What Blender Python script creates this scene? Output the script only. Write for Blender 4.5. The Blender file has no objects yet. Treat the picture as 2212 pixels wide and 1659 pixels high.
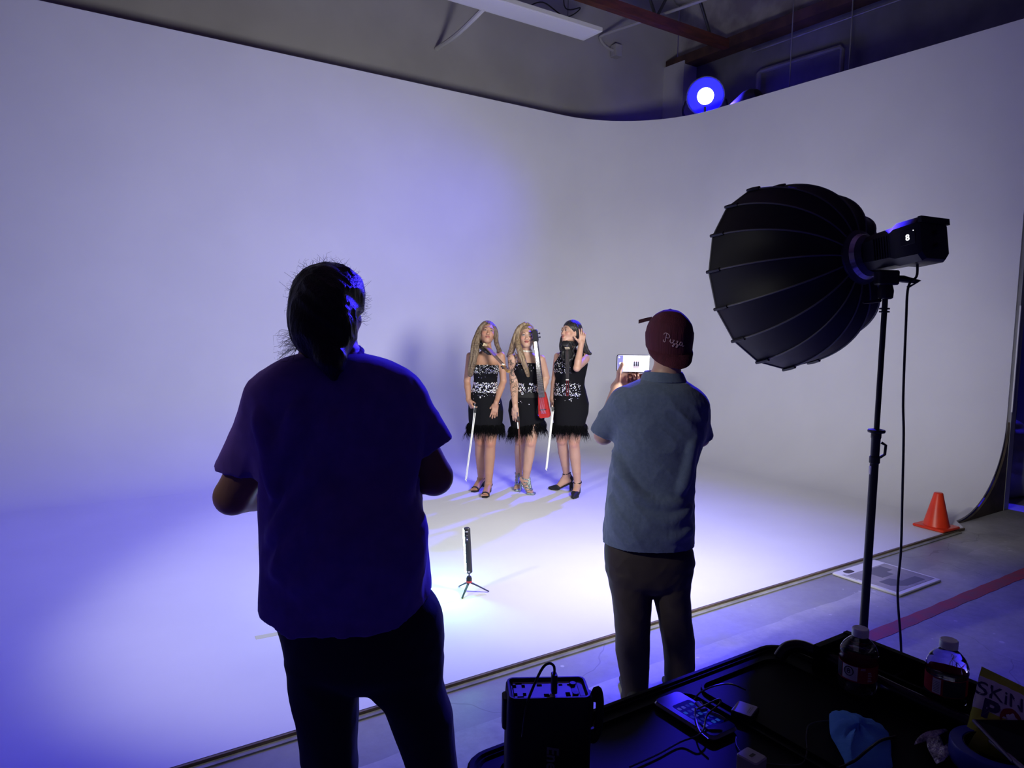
import bpy, math, random
import numpy as np
from mathutils import Vector, Matrix
from mathutils.bvhtree import BVHTree

random.seed(7)
RNG = np.random.RandomState(11)
SC = bpy.context.scene
COL = SC.collection

# ------------------------------------------------------------------ camera
CX, CY, FOC = 1106.0, 829.5, 1550.0
PITCH, ROLL, AZ, CAMH = math.radians(5.22), math.radians(1.1), math.radians(56.1), 1.74
fwd = np.array([0, math.cos(PITCH), -math.sin(PITCH)])
_r = np.array([1.0, 0, 0]); _u = np.cross(_r, fwd)
rgt = math.cos(ROLL) * _r + math.sin(ROLL) * _u
upv = -math.sin(ROLL) * _r + math.cos(ROLL) * _u
U = np.array([math.sin(AZ), math.cos(AZ), 0]); V = np.array([-math.cos(AZ), math.sin(AZ), 0]); ZV = np.array([0, 0, 1.0])
CAM = np.array([0, 0, CAMH])
UROT = math.pi / 2 - AZ          # rotation that makes local x = U, local y = V

def ray(x, y): return fwd + rgt * (x - CX) / FOC - upv * (y - CY) / FOC
def atz(x, y, z=0.0): d = ray(x, y); return CAM + d * ((z - CAMH) / d[2])
def aty(x, y, Y): d = ray(x, y); return CAM + d * (Y / d[1])
def atv(x, y, v): d = ray(x, y); return CAM + d * (v / (d @ V))
def atu(x, y, u): d = ray(x, y); return CAM + d * (u / (d @ U))
def W(u, v, z=0.0): return u * U + v * V + z * ZV

cam_d = bpy.data.cameras.new('camera'); cam = bpy.data.objects.new('camera', cam_d); COL.objects.link(cam)
cam_d.sensor_fit = 'HORIZONTAL'; cam_d.sensor_width = 36.0; cam_d.lens = 36.0 * FOC / 2212.0
cam_d.clip_start = 0.02; cam_d.clip_end = 200
cam.matrix_world = Matrix(((rgt[0], upv[0], -fwd[0], 0), (rgt[1], upv[1], -fwd[1], 0), (rgt[2], upv[2], -fwd[2], CAMH), (0, 0, 0, 1)))
SC.camera = cam
SC.view_settings.view_transform = 'Standard'; SC.view_settings.look = 'None'
SC.view_settings.gamma = 1.0; SC.view_settings.use_curve_mapping = False
SC.view_settings.exposure = 0.0

# ------------------------------------------------------------------ world and lamps
wd = bpy.data.worlds.new('world'); SC.world = wd; wd.use_nodes = True
wd.node_tree.nodes['Background'].inputs[0].default_value = (0.28, 0.21, 0.75, 1)
wd.node_tree.nodes['Background'].inputs[1].default_value = 0.052

def aim(o, src, dst):
    o.location = Vector(src)
    o.rotation_euler = (Vector(dst) - Vector(src)).to_track_quat('-Z', 'Y').to_euler()

def spot(name, src, dst, energy, color, half, blend, size):
    d = bpy.data.lights.new(name, 'SPOT'); d.energy = energy; d.color = color
    d.spot_size = 2 * math.radians(half); d.spot_blend = blend; d.shadow_soft_size = size
    o = bpy.data.objects.new(name, d); COL.objects.link(o); aim(o, src, dst); return o

# softbox geometry (hub near the camera, rim further away and to the left)
SB_HUB = aty(1860, 556, 3.21)
SB_AX = Vector((math.sin(-.466) * math.cos(.154), math.cos(-.466) * math.cos(.154), -math.sin(.154)))
SB_L, SB_R = 0.465, 0.454
sb_rim = Vector(SB_HUB) + SB_AX * (SB_L - 0.10)
d = bpy.data.lights.new('softbox_light', 'AREA'); d.shape = 'DISK'; d.size = 0.80; d.energy = 120; d.spread = math.radians(168); d.color = (1.0, 0.98, 0.93)
o = bpy.data.objects.new('softbox_light', d); COL.objects.link(o); aim(o, sb_rim, sb_rim + SB_AX)
# key from the left behind the crew
spot('key_light', (-3.2, 0.9, 3.2), (-3.2 + 5.28, 0.9 + 7.27, 3.2 - 4.38), 345, (1.0, 0.98, 0.92), 29.3, 0.5, 0.09)
spot('added_side_light', (-3.05, 3.95, 2.3), (0.5, 3.15, 1.15), 12, (1.0, 0.98, 0.92), 14, 1.0, 0.15)  # unseen spot added to brighten the left side of the man in the cap
spot('fill_light', (-1.25, -0.3, 2.5), (0.15, 6.9, 1.2), 70, (1.0, 0.97, 0.88), 10, 1.0, 0.10)
# blue fixture in the gap above the corner of the cyclorama
LED = W(7.83, 7.02, 4.825)
LED_AIM = W(1.5, 1.6, 0.3)
spot('blue_light', LED - 0.055 * ZV, LED_AIM, 4900, (0.035, 0.02, 1.0), 62, 1.0, 0.13)

# ------------------------------------------------------------------ helpers
def tag(o, label=None, cat=None, group=None, kind=None):
    if label: o['label'] = label
    if cat: o['category'] = cat
    if group: o['group'] = group
    if kind: o['kind'] = kind
    return o

def thing(name, label, cat, loc=(0, 0, 0), rotz=0.0, group=None):
    o = bpy.data.objects.new(name, None); COL.objects.link(o); o.empty_display_size = 0.1
    o.location = Vector(loc); o.rotation_euler = (0, 0, rotz)
    return tag(o, label, cat, group)

def mat(name, c, rough=0.6, metal=0.0, c2=None, scale=8.0, bump=0.0, bscale=60.0, emis=None, estr=0.0, alpha=1.0, trans=0.0, ior=1.45, spec=0.5, stretch=None, detail=4.0, sheen=0.0):
    m = bpy.data.materials.new(name); m.use_nodes = True
    nt = m.node_tree; b = nt.nodes['Principled BSDF']
    b.inputs['Base Color'].default_value = (*c, 1); b.inputs['Roughness'].default_value = rough
    b.inputs['Metallic'].default_value = metal; b.inputs['IOR'].default_value = ior
    b.inputs['Specular IOR Level'].default_value = spec
    if trans: b.inputs['Transmission Weight'].default_value = trans
    if alpha < 1: b.inputs['Alpha'].default_value = alpha
    if sheen: b.inputs['Sheen Weight'].default_value = sheen
    if emis: b.inputs['Emission Color'].default_value = (*emis, 1); b.inputs['Emission Strength'].default_value = estr
    tc = nt.nodes.new('ShaderNodeTexCoord'); mp = nt.nodes.new('ShaderNodeMapping')
    nt.links.new(tc.outputs['Object'], mp.inputs['Vector'])
    if stretch: mp.inputs['Scale'].default_value = stretch
    if c2:
        n = nt.nodes.new('ShaderNodeTexNoise'); n.inputs['Scale'].default_value = scale; n.inputs['Detail'].default_value = detail
        r = nt.nodes.new('ShaderNodeValToRGB'); r.color_ramp.elements[0].position = 0.38; r.color_ramp.elements[1].position = 0.62
        r.color_ramp.elements[0].color = (*c, 1); r.color_ramp.elements[1].color = (*c2, 1)
        nt.links.new(mp.outputs[0], n.inputs['Vector']); nt.links.new(n.outputs['Fac'], r.inputs['Fac'])
        nt.links.new(r.outputs['Color'], b.inputs['Base Color'])
    if bump:
        n = nt.nodes.new('ShaderNodeTexNoise'); n.inputs['Scale'].default_value = bscale; n.inputs['Detail'].default_value = 3
        bp = nt.nodes.new('ShaderNodeBump'); bp.inputs['Strength'].default_value = bump; bp.inputs['Distance'].default_value = 0.01
        nt.links.new(mp.outputs[0], n.inputs['Vector']); nt.links.new(n.outputs['Fac'], bp.inputs['Height']); nt.links.new(bp.outputs[0], b.inputs['Normal'])
    return m

class MB:
    """collects shapes into one mesh"""
    def __init__(s): s.v = []; s.f = []; s.m = []; s.n = 0
    def add(s, v, f, mi=0, M=None):
        v = np.asarray(v, float).reshape(-1, 3)
        if M is not None: v = v @ np.asarray(M)[:3, :3].T + np.asarray(M)[:3, 3]
        s.v.append(v); s.f += [tuple(int(i) + s.n for i in q) for q in f]; s.m += [mi] * len(f); s.n += len(v); return s
    def box(s, lo, hi, mi=0, M=None, bev=0.0):
        (a, b, c), (d, e, g) = lo, hi
        if bev <= 0:
            v = [(x, y, z) for x in (a, d) for y in (b, e) for z in (c, g)]
            f = [(0, 1, 3, 2), (4, 6, 7, 5), (0, 4, 5, 1), (2, 3, 7, 6), (0, 2, 6, 4), (1, 5, 7, 3)]
            return s.add(v, f, mi, M)
        # rounded in plan (xy) and slightly on top / bottom
        k = min(bev, (d - a) / 2.01, (e - b) / 2.01); t = min(k * 0.35, (g - c) / 2.01); rings = []
        for (z, ins) in ((c, t), (c + t, 0), (g - t, 0), (g, t)):
            ring = []
            for (px, py, a0) in ((d - k, e - k, 0), (a + k, e - k, 90), (a + k, b + k, 180), (d - k, b + k, 270)):
                for j in range(5):
                    an = math.radians(a0 + j * 22.5); ring.append((px + (k - ins) * math.cos(an), py + (k - ins) * math.sin(an), z))
            rings.append(ring)
        return s.loft(rings, mi, M)
    def loft(s, rings, mi=0, M=None, cap=True, closed=True):
        n = len(rings[0]); v = [p for r in rings for p in r]; f = []
        for i in range(len(rings) - 1):
            for j in range(n if closed else n - 1):
                k = (j + 1) % n; f.append((i * n + j, i * n + k, (i + 1) * n + k, (i + 1) * n + j))
        if cap: f.append(tuple(range(n - 1, -1, -1))); f.append(tuple((len(rings) - 1) * n + j for j in range(n)))
        return s.add(v, f, mi, M)
    def lathe(s, prof, mi=0, M=None, n=24, cap=True):
        return s.loft([[(r * math.cos(2 * math.pi * j / n), r * math.sin(2 * math.pi * j / n), z) for j in range(n)] for r, z in prof], mi, M, cap)
    def tube(s, pts, r, mi=0, n=8, flat=None, M=None):
        pts = [Vector(p) for p in pts]; N = len(pts); rr = r if hasattr(r, '__len__') else [r] * N
        t = [(pts[min(i + 1, N - 1)] - pts[max(i - 1, 0)]).normalized() for i in range(N)]
        ref = Vector((0, 0, 1)) if abs(t[0].z) < 0.9 else Vector((1, 0, 0)); a = t[0].cross(ref).normalized(); rings = []
        for i in range(N):
            a = (a - t[i] * a.dot(t[i])).normalized(); b = t[i].cross(a); fx = flat or 1.0
            rings.append([pts[i] + (a * math.cos(2 * math.pi * j / n) + b * math.sin(2 * math.pi * j / n) * fx) * rr[i] for j in range(n)])
        return s.loft(rings, mi, M)
    def build(s, name, mats, parent=None, smooth=True, origin=None, local=False, angle=35):
        v = np.concatenate(s.v); me = bpy.data.meshes.new(name)
        if origin is not None: v = v - np.asarray(origin)
        me.from_pydata(v.tolist(), [], s.f)
        for m in (mats if isinstance(mats, (list, tuple)) else [mats]): me.materials.append(m)
        me.polygons.foreach_set('material_index', s.m); me.polygons.foreach_set('use_smooth', [smooth] * len(s.f))
        me.update()
        if smooth and angle: me.set_sharp_from_angle(angle=math.radians(angle))
        o = bpy.data.objects.new(name, me); COL.objects.link(o)
        if parent is not None:
            o.parent = parent
        elif origin is not None: o.location = Vector(origin)
        return o

def smooth_path(P, n=8):
    P = [Vector(p) for p in P]; out = []
    for i in range(len(P) - 1):
        p0 = P[max(i - 1, 0)]; p1 = P[i]; p2 = P[i + 1]; p3 = P[min(i + 2, len(P) - 1)]
        for j in range(n):
            t = j / n; out.append(0.5 * ((2 * p1) + (p2 - p0) * t + (2 * p0 - 5 * p1 + 4 * p2 - p3) * t * t + (3 * p1 - p0 - 3 * p2 + p3) * t ** 3))
    out.append(P[-1]); return out

def struct(o): o['kind'] = 'structure'; return o

def text_mesh(txt, size, M, name, material, parent, ext=0.0004, bold=0.0, shear=0.0, spacing=1.0):
    cu = bpy.data.curves.new('t', 'FONT'); cu.body = txt; cu.size = size; cu.extrude = ext; cu.offset = bold; cu.shear = shear
    cu.space_character = spacing; cu.align_x = 'CENTER'; cu.align_y = 'CENTER'; cu.resolution_u = 3
    t = bpy.data.objects.new('t', cu); COL.objects.link(t); dg = bpy.context.evaluated_depsgraph_get(); dg.update()
    me = bpy.data.meshes.new_from_object(t.evaluated_get(dg)); bpy.data.objects.remove(t)
    me.materials.clear(); me.materials.append(material)
    o = bpy.data.objects.new(name, me); COL.objects.link(o); o.parent = parent; o.matrix_local = M; return o

def frame(o, x, y, z):   # 4x4 from origin and axes
    x, y, z, o = map(Vector, (x, y, z, o))
    return Matrix(((x.x, y.x, z.x, o.x), (x.y, y.y, z.y, o.y), (x.z, y.z, z.z, o.z), (0, 0, 0, 1)))

# ------------------------------------------------------------------ volumes -> smooth meshes
class Vol:
    def __init__(s, lo, hi, h):
        s.lo = np.array(lo, float); s.h = h; n = np.ceil((np.array(hi) - s.lo) / h).astype(int) + 1
        s.ax = [s.lo[i] + h * np.arange(n[i]) for i in range(3)]; s.D = np.full(tuple(n), 1.0, np.float32)
    def blk(s, lo, hi):
        sl = tuple(slice(max(0, int((lo[i] - s.lo[i]) / s.h)), max(0, min(s.D.shape[i], int((hi[i] - s.lo[i]) / s.h) + 2))) for i in range(3))
        X = s.ax[0][sl[0]][:, None, None]; Y = s.ax[1][sl[1]][None, :, None]; Z = s.ax[2][sl[2]][None, None, :]
        return sl, X, Y, Z
    def trim(s, c, n, rad):
        c = np.asarray(c, float); n = np.asarray(n, float); n = n / np.linalg.norm(n); sl, X, Y, Z = s.blk(c - rad, c + rad)
        p = (X - c[0]) * n[0] + (Y - c[1]) * n[1] + (Z - c[2]) * n[2]; inside = (X - c[0]) ** 2 + (Y - c[1]) ** 2 + (Z - c[2]) ** 2 < rad * rad
        s.D[sl] = np.where(inside, np.maximum(s.D[sl], p), s.D[sl]).astype(np.float32); return s
    def put(s, sl, d, k, sub):
        A = s.D[sl]
        if A.size == 0: return
        d = d.astype(np.float32)
        if sub:
            e = -d; h = np.maximum(k - np.abs(A - e), 0) / k; s.D[sl] = np.maximum(A, e) + h * h * k / 4
        else:
            h = np.maximum(k - np.abs(A - d), 0) / k; s.D[sl] = np.minimum(A, d) - h * h * k / 4
    def cap(s, a, b, ra, rb=None, k=0.02, sub=False):
        rb = ra if rb is None else rb; a = np.asarray(a, float); b = np.asarray(b, float); m = max(ra, rb) + k + 3 * s.h
        sl, X, Y, Z = s.blk(np.minimum(a, b) - m, np.maximum(a, b) + m); d = b - a; L = max(float(d @ d), 1e-9)
        t = np.clip(((X - a[0]) * d[0] + (Y - a[1]) * d[1] + (Z - a[2]) * d[2]) / L, 0, 1)
        D = np.sqrt((X - a[0] - t * d[0]) ** 2 + (Y - a[1] - t * d[1]) ** 2 + (Z - a[2] - t * d[2]) ** 2) - (ra + (rb - ra) * t)
        s.put(sl, D, k, sub); return s
    def chain(s, pts, rs, k=0.02):
        for i in range(len(pts) - 1): s.cap(pts[i], pts[i + 1], rs[i], rs[i + 1], k)
        return s
    def ell(s, c, r, R=None, k=0.02, sub=False):
        c = np.asarray(c, float); m = max(r) + k + 3 * s.h; sl, X, Y, Z = s.blk(c - m, c + m)
        x, y, z = X - c[0], Y - c[1], Z - c[2]
        if R is not None:
            R = np.asarray(R); x, y, z = (R[0, 0] * x + R[1, 0] * y + R[2, 0] * z), (R[0, 1] * x + R[1, 1] * y + R[2, 1] * z), (R[0, 2] * x + R[1, 2] * y + R[2, 2] * z)
        k0 = np.sqrt((x / r[0]) ** 2 + (y / r[1]) ** 2 + (z / r[2]) ** 2); k1 = np.sqrt((x / r[0] ** 2) ** 2 + (y / r[1] ** 2) ** 2 + (z / r[2] ** 2) ** 2)
        s.put(sl, k0 * (k0 - 1) / np.maximum(k1, 1e-6), k, sub); return s
    def loft(s, rows, k=0.02, p=2.3, sub=False):
        """rows: (z, cx, half width, cy, half depth)"""
        R = np.array(sorted(rows)); m = k + 4 * s.h
        lo = (R[:, 1] - R[:, 2]).min() - m, (R[:, 3] - R[:, 4]).min() - m, R[0, 0] - m; hi = (R[:, 1] + R[:, 2]).max() + m, (R[:, 3] + R[:, 4]).max() + m, R[-1, 0] + m
        sl, X, Y, Z = s.blk(lo, hi); z = Z.ravel()
        # smooth (monotone-ish cubic) interpolation by dense resampling
        zz = np.linspace(R[0, 0], R[-1, 0], 400); cols = []
        for c in range(1, 5):
            q = np.interp(zz, R[:, 0], R[:, c]); w = max(3, int(0.035 / (zz[1] - zz[0])) | 1); w = min(w, 61)
            qp = np.pad(q, w // 2, mode='reflect', reflect_type='odd'); q = np.convolve(qp, np.hanning(w + 2)[1:-1] / np.hanning(w + 2)[1:-1].sum(), 'valid'); cols.append(np.interp(z, zz, q)[None, None, :])
        cx, a, cy, b = cols; a = np.maximum(a, 0.004); b = np.maximum(b, 0.004)
        x = np.abs(X - cx) / a; y = np.abs(Y - cy) / b; q = (x ** p + y ** p) ** (1 / p)
        g = np.sqrt((x / a) ** 2 + (y / b) ** 2) / np.maximum(np.sqrt(x * x + y * y), 1e-6)
        D = (q - 1) / np.maximum(g, 1e-6); D = np.maximum(D, np.maximum(Z - R[-1, 0], R[0, 0] - Z))
        s.put(sl, D, k, sub); return s
    def box(s, c, hs, R=None, rad=0.005, k=0.005, sub=False):
        c = np.asarray(c, float); m = np.linalg.norm(hs) + k + 3 * s.h; sl, X, Y, Z = s.blk(c - m, c + m); x, y, z = X - c[0], Y - c[1], Z - c[2]
        if R is not None:
            R = np.asarray(R); x, y, z = (R[0, 0] * x + R[1, 0] * y + R[2, 0] * z), (R[0, 1] * x + R[1, 1] * y + R[2, 1] * z), (R[0, 2] * x + R[1, 2] * y + R[2, 2] * z)
        a, b, g = np.abs(x) - hs[0] + rad, np.abs(y) - hs[1] + rad, np.abs(z) - hs[2] + rad
        D = np.sqrt(np.maximum(a, 0) ** 2 + np.maximum(b, 0) ** 2 + np.maximum(g, 0) ** 2) + np.minimum(np.maximum(a, np.maximum(b, g)), 0) - rad
        s.put(sl, D, k, sub); return s
    def cut(s, fn):      # keep where fn(X,Y,Z) < 0
        X = s.ax[0][:, None, None]; Y = s.ax[1][None, :, None]; Z = s.ax[2][None, None, :]
        s.D = np.maximum(s.D, fn(X, Y, Z).astype(np.float32)); return s
    def disp(s, fn):
        X = s.ax[0][:, None, None]; Y = s.ax[1][None, :, None]; Z = s.ax[2][None, None, :]
        s.D = s.D + np.broadcast_to(fn(X, Y, Z), s.D.shape).astype(np.float32); return s
    def wrinkle(s, amp, scale, stretch=(1, 1, 1), seed=0, rot=None, ridged=True):
        I = np.argwhere(np.abs(s.D) < 0.05 + amp * 2); 
        if len(I) == 0: return s
        P = s.lo + I * s.h
        if rot is not None: P = P @ np.asarray(rot).T
        P = P * scale * np.array(stretch); n = vnoise(P, seed) * 2 - 1
        if ridged: n = 0.5 - np.abs(n) ** 0.8
        s.D[I[:, 0], I[:, 1], I[:, 2]] -= (amp * n).astype(np.float32); return s
    def mesh(s):
        D = s.D; S = D < 0; h = s.h
        c = [(i, j, k) for i in (0, 1) for j in (0, 1) for k in (0, 1)]; n = np.array(D.shape) - 1
        cnt = sum(S[i:i + n[0], j:j + n[1], k:k + n[2]].astype(np.int8) for i, j, k in c); mask = (cnt > 0) & (cnt < 8)
        cells = np.argwhere(mask); idx = np.full(mask.shape, -1, np.int64); idx[mask] = np.arange(len(cells))
        acc = np.zeros((len(cells), 3)); w = np.zeros(len(cells))
        for a in c:
            for ax in range(3):
                if a[ax]: continue
                b = list(a); b[ax] = 1
                ia = cells + a; ib = cells + b; da = D[ia[:, 0], ia[:, 1], ia[:, 2]]; db = D[ib[:, 0], ib[:, 1], ib[:, 2]]
                x = (da < 0) != (db < 0); t = np.where(x, da / np.where(da == db, 1, da - db), 0)
                p = np.array(a, float)[None] + t[:, None] * (np.array(b, float) - a)[None]; acc += p * x[:, None]; w += x
        v = s.lo + (cells + acc / w[:, None]) * h; F = []
        for ax in range(3):
            o1, o2 = (ax + 1) % 3, (ax + 2) % 3
            sa = [slice(1, None)] * 3; sb = [slice(1, None)] * 3; sa[ax] = slice(0, -1)
            A = S[tuple(sa)]; B = S[tuple(sb)]; e = np.argwhere(A != B)
            if not len(e): continue
            g = e + 1; g[:, ax] = e[:, ax]; ok = (g[:, o1] < mask.shape[o1]) & (g[:, o2] < mask.shape[o2]); g = g[ok]
            def ix(d1, d2): q = g.copy(); q[:, o1] += d1; q[:, o2] += d2; return idx[q[:, 0], q[:, 1], q[:, 2]]
            q = np.stack([ix(-1, -1), ix(0, -1), ix(0, 0), ix(-1, 0)], 1); fl = ~S[g[:, 0], g[:, 1], g[:, 2]]
            q[fl] = q[fl][:, ::-1]; F.append(q[(q >= 0).all(1)])
        return v, np.concatenate(F)

_LAT = {}
def vnoise(P, seed=0):
    if seed not in _LAT: _LAT[seed] = np.random.RandomState(seed + 5).rand(32, 32, 32)
    L = _LAT[seed]; i = np.floor(P).astype(int); f = P - i; f = f * f * (3 - 2 * f); i %= 32; j = (i + 1) % 32; o = 0
    for a in (0, 1):
        for b in (0, 1):
            for c in (0, 1):
                w = (f[:, 0] if a else 1 - f[:, 0]) * (f[:, 1] if b else 1 - f[:, 1]) * (f[:, 2] if c else 1 - f[:, 2])
                o = o + w * L[(j if a else i)[:, 0], (j if b else i)[:, 1], (j if c else i)[:, 2]]
    return o

def mesh_obj(name, v, f, mats, parent, origin, extra=None, col=None, subsurf=False):
    """numpy verts/faces (world) -> object; extra: MB with additional pieces appended (material index in MB)"""
    n0 = len(v); V_ = v - np.asarray(origin); mi = np.zeros(len(f), int); faces = f.tolist()
    if extra is not None and extra.n:
        V_ = np.concatenate([V_, np.concatenate(extra.v) - np.asarray(origin)]); faces += [tuple(i + n0 for i in q) for q in extra.f]; mi = np.concatenate([mi, np.array(extra.m)])
    me = bpy.data.meshes.new(name); me.from_pydata(V_.tolist(), [], faces)
    for m in (mats if isinstance(mats, (list, tuple)) else [mats]): me.materials.append(m)
    me.polygons.foreach_set('material_index', mi.tolist()); me.polygons.foreach_set('use_smooth', [True] * len(faces))
    if col is not None:
        at = me.color_attributes.new('Col', 'FLOAT_COLOR', 'POINT'); c = np.ones((len(V_), 4)); c[:n0, :3] = col; at.data.foreach_set('color', c.ravel())
    me.update(); o = bpy.data.objects.new(name, me); COL.objects.link(o); o.parent = parent; return o
# ------------------------------------------------------------------ setting
M_cyc = mat('white_cyc_paint', (0.765, 0.77, 0.815), 0.75, c2=(0.735, 0.74, 0.785), scale=1.3, bump=0.02, bscale=30)
M_gray = mat('painted_room_wall', (0.52, 0.51, 0.53), 0.85, c2=(0.46, 0.45, 0.47), scale=1.1, bump=0.15, bscale=4)
M_wood = mat('raw_plywood', (0.23, 0.17, 0.11), 0.8, c2=(0.12, 0.09, 0.06), scale=3, stretch=(1, 8, 8), bump=0.2, bscale=20)
M_dark = mat('dark_plywood', (0.05, 0.045, 0.04), 0.85, c2=(0.09, 0.08, 0.07), scale=5)
M_stud = mat('grey_metal_post', (0.30, 0.30, 0.32), 0.5, metal=0.3, c2=(0.22, 0.22, 0.24), scale=3)
M_rust = mat('red_brown_beam', (0.17, 0.05, 0.035), 0.7, c2=(0.10, 0.035, 0.028), scale=4, stretch=(1, 6, 6))
M_beamdark = mat('dark_wood_beam', (0.10, 0.05, 0.04), 0.8, c2=(0.06, 0.03, 0.03), scale=4)
M_insul = mat('white_insulation', (0.55, 0.53, 0.55), 0.9, c2=(0.30, 0.27, 0.30), scale=2.2, bump=0.9, bscale=5, detail=8)
M_deck = mat('ceiling_deck', (0.30, 0.16, 0.15), 0.85, c2=(0.12, 0.07, 0.09), scale=2.0, bump=0.5, bscale=6, detail=7)
M_black = mat('black_plastic', (0.012, 0.012, 0.014), 0.45)
M_steel = mat('dark_steel', (0.10, 0.10, 0.11), 0.4, metal=0.8)
M_white = mat('white_enamel', (0.75, 0.75, 0.76), 0.4)

# concrete floor, local axes = stage axes
def concrete():
    m = bpy.data.materials.new('stained_concrete'); m.use_nodes = True; nt = m.node_tree; b = nt.nodes['Principled BSDF']; N = nt.nodes.new; L = nt.links.new
    tc = N('ShaderNodeTexCoord'); sep = N('ShaderNodeSeparateXYZ'); L(tc.outputs['Object'], sep.inputs[0])
    def noise(sc, det=5, rough=0.6, vec=None):
        n = N('ShaderNodeTexNoise'); n.inputs['Scale'].default_value = sc; n.inputs['Detail'].default_value = det; n.inputs['Roughness'].default_value = rough; L(vec or tc.outputs['Object'], n.inputs['Vector']); return n.outputs['Fac']
    def ramp(fac, p0, p1, c0, c1):
        r = N('ShaderNodeValToRGB'); r.color_ramp.elements[0].position = p0; r.color_ramp.elements[1].position = p1; r.color_ramp.elements[0].color = (*c0, 1); r.color_ramp.elements[1].color = (*c1, 1); L(fac, r.inputs['Fac']); return r.outputs['Color']
    def mix(f, a, c, mode='MIX'):
        x = N('ShaderNodeMix'); x.data_type = 'RGBA'; x.blend_type = mode
        if isinstance(f, float): x.inputs[0].default_value = f
        else: L(f, x.inputs[0])
        for s_, q in ((6, a), (7, c)):
            if isinstance(q, tuple): x.inputs[s_].default_value = (*q, 1)
            else: L(q, x.inputs[s_])
        return x.outputs[2]
    base = ramp(noise(1.3, 8, 0.65), 0.35, 0.68, (0.32, 0.32, 0.33), (0.48, 0.48, 0.49))
    fine = ramp(noise(22, 6, 0.7), 0.3, 0.75, (0.75, 0.75, 0.75), (1.0, 1.0, 1.0)); base = mix(1.0, base, fine, 'MULTIPLY')
    # band of flatter, slightly darker grey beside the stage edge (local y 2.46 .. 2.84)
    def m_(op, a, c):
        x = N('ShaderNodeMath'); x.operation = op
        for i, q in enumerate((a, c)):
            if isinstance(q, (int, float)): x.inputs[i].default_value = q
            else: L(q, x.inputs[i])
        return x.outputs[0]
    wob = m_('MULTIPLY', m_('SUBTRACT', noise(1.7, 2), 0.5), 0.10)
    yy = m_('ADD', sep.outputs['Y'], wob)
    band = m_('MULTIPLY', m_('GREATER_THAN', yy, 2.50), m_('LESS_THAN', sep.outputs['X'], 6.1))
    base = mix(band, base, mix(0.6, base, (0.27, 0.275, 0.28)))
    # pale scuffs just outside the band, fading out
    sc = m_('MULTIPLY', m_('GREATER_THAN', 2.50, yy), m_('MULTIPLY', m_('SUBTRACT', noise(2.2, 6), 0.42), 2.0)); sc = m_('MULTIPLY', sc, m_('MAXIMUM', m_('SUBTRACT', 1.0, m_('MULTIPLY', m_('ABSOLUTE', m_('SUBTRACT', yy, 2.5), 0), 1.6)), 0.0))
    base = mix(sc, base, (0.62, 0.62, 0.62))
    # drips of white paint, thicker near the stage
    vo = N('ShaderNodeTexVoronoi'); vo.inputs['Scale'].default_value = 14; vo.inputs['Randomness'].default_value = 1; L(tc.outputs['Object'], vo.inputs['Vector'])
    sp = m_('LESS_THAN', vo.outputs['Distance'], m_('MULTIPLY', m_('MAXIMUM', m_('SUBTRACT', noise(2.6, 3), 0.50), 0.0), 1.1))
    base = mix(m_('MULTIPLY', sp, 0.55), base, (0.7, 0.7, 0.7))
    # hairline cracks
    v2 = N('ShaderNodeTexVoronoi'); v2.feature = 'DISTANCE_TO_EDGE'; v2.inputs['Scale'].default_value = 0.55; mp = N('ShaderNodeVectorMath'); mp.operation = 'ADD'
    nn = N('ShaderNodeTexNoise'); nn.inputs['Scale'].default_value = 3; L(tc.outputs['Object'], nn.inputs['Vector']); L(tc.outputs['Object'], mp.inputs[0]); ml = N('ShaderNodeVectorMath'); ml.operation = 'SCALE'; ml.inputs['Scale'].default_value = 0.25; L(nn.outputs['Color'], ml.inputs[0]); L(ml.outputs[0], mp.inputs[1]); L(mp.outputs[0], v2.inputs['Vector'])
    cr = m_('LESS_THAN', v2.outputs['Distance'], 0.0018); base = mix(m_('MULTIPLY', cr, 0.28), base, (0.05, 0.05, 0.05))
    # brown foot traffic stains away from the stage
    st = m_('MULTIPLY', m_('MAXIMUM', m_('SUBTRACT', noise(0.5, 4), 0.52), 0.0), 3.0); base = mix(st, base, (0.17, 0.155, 0.14))
    L(base, b.inputs['Base Color']); b.inputs['Roughness'].default_value = 0.42
    rr = ramp(noise(3, 5), 0.3, 0.7, (0.34,) * 3, (0.6,) * 3); L(rr, b.inputs['Roughness'])
    bp = N('ShaderNodeBump'); bp.inputs['Strength'].default_value = 0.12; bp.inputs['Distance'].default_value = 0.004; L(noise(40, 5), bp.inputs['Height']); L(bp.outputs[0], b.inputs['Normal'])
    return m

def stage_obj(mb, name, mats, smooth=True, angle=35, parent=None):
    o = mb.build(name, mats, parent, smooth, angle=angle)
    if parent is None: o.rotation_euler = (0, 0, UROT)
    return o

mb = MB(); mb.box((-8, -5, -0.1), (13, 12, 0.0)); struct(stage_obj(mb, 'floor', concrete(), False))

# cyclorama shell: floor, cove, wall in one seamless mesh; local x = u, y = v
UW, VW, HW, RC, RB, ZF = 7.65, 8.15, 4.56, 0.85, 1.40, 0.022
UL, VE = -4.6, 2.98
def plan(off):
    p = [(UL + (VW and 0), VW - off)]
    for i in range(25): p.append((UL + (UW - RB - UL) * (i + 1) / 25, VW - off))
    r = RB - off; c = (UW - RB, VW - RB)
    for i in range(1, 25): a = math.pi / 2 * (1 - i / 24); p.append((c[0] + r * math.cos(a), c[1] + r * math.sin(a)))
    for i in range(1, 15): p.append((UW - off, VW - RB + (VE - VW + RB) * i / 14))
    return p
rings = []
for i in range(17):
    a = math.pi / 2 * i / 16; rings.append([(x, y, ZF + RC * (1 - math.cos(a))) for x, y in plan(RC * (1 - math.sin(a)))])
for z in (1.6, 2.6, 3.6, HW): rings.append([(x, y, z) for x, y in plan(0)])
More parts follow.
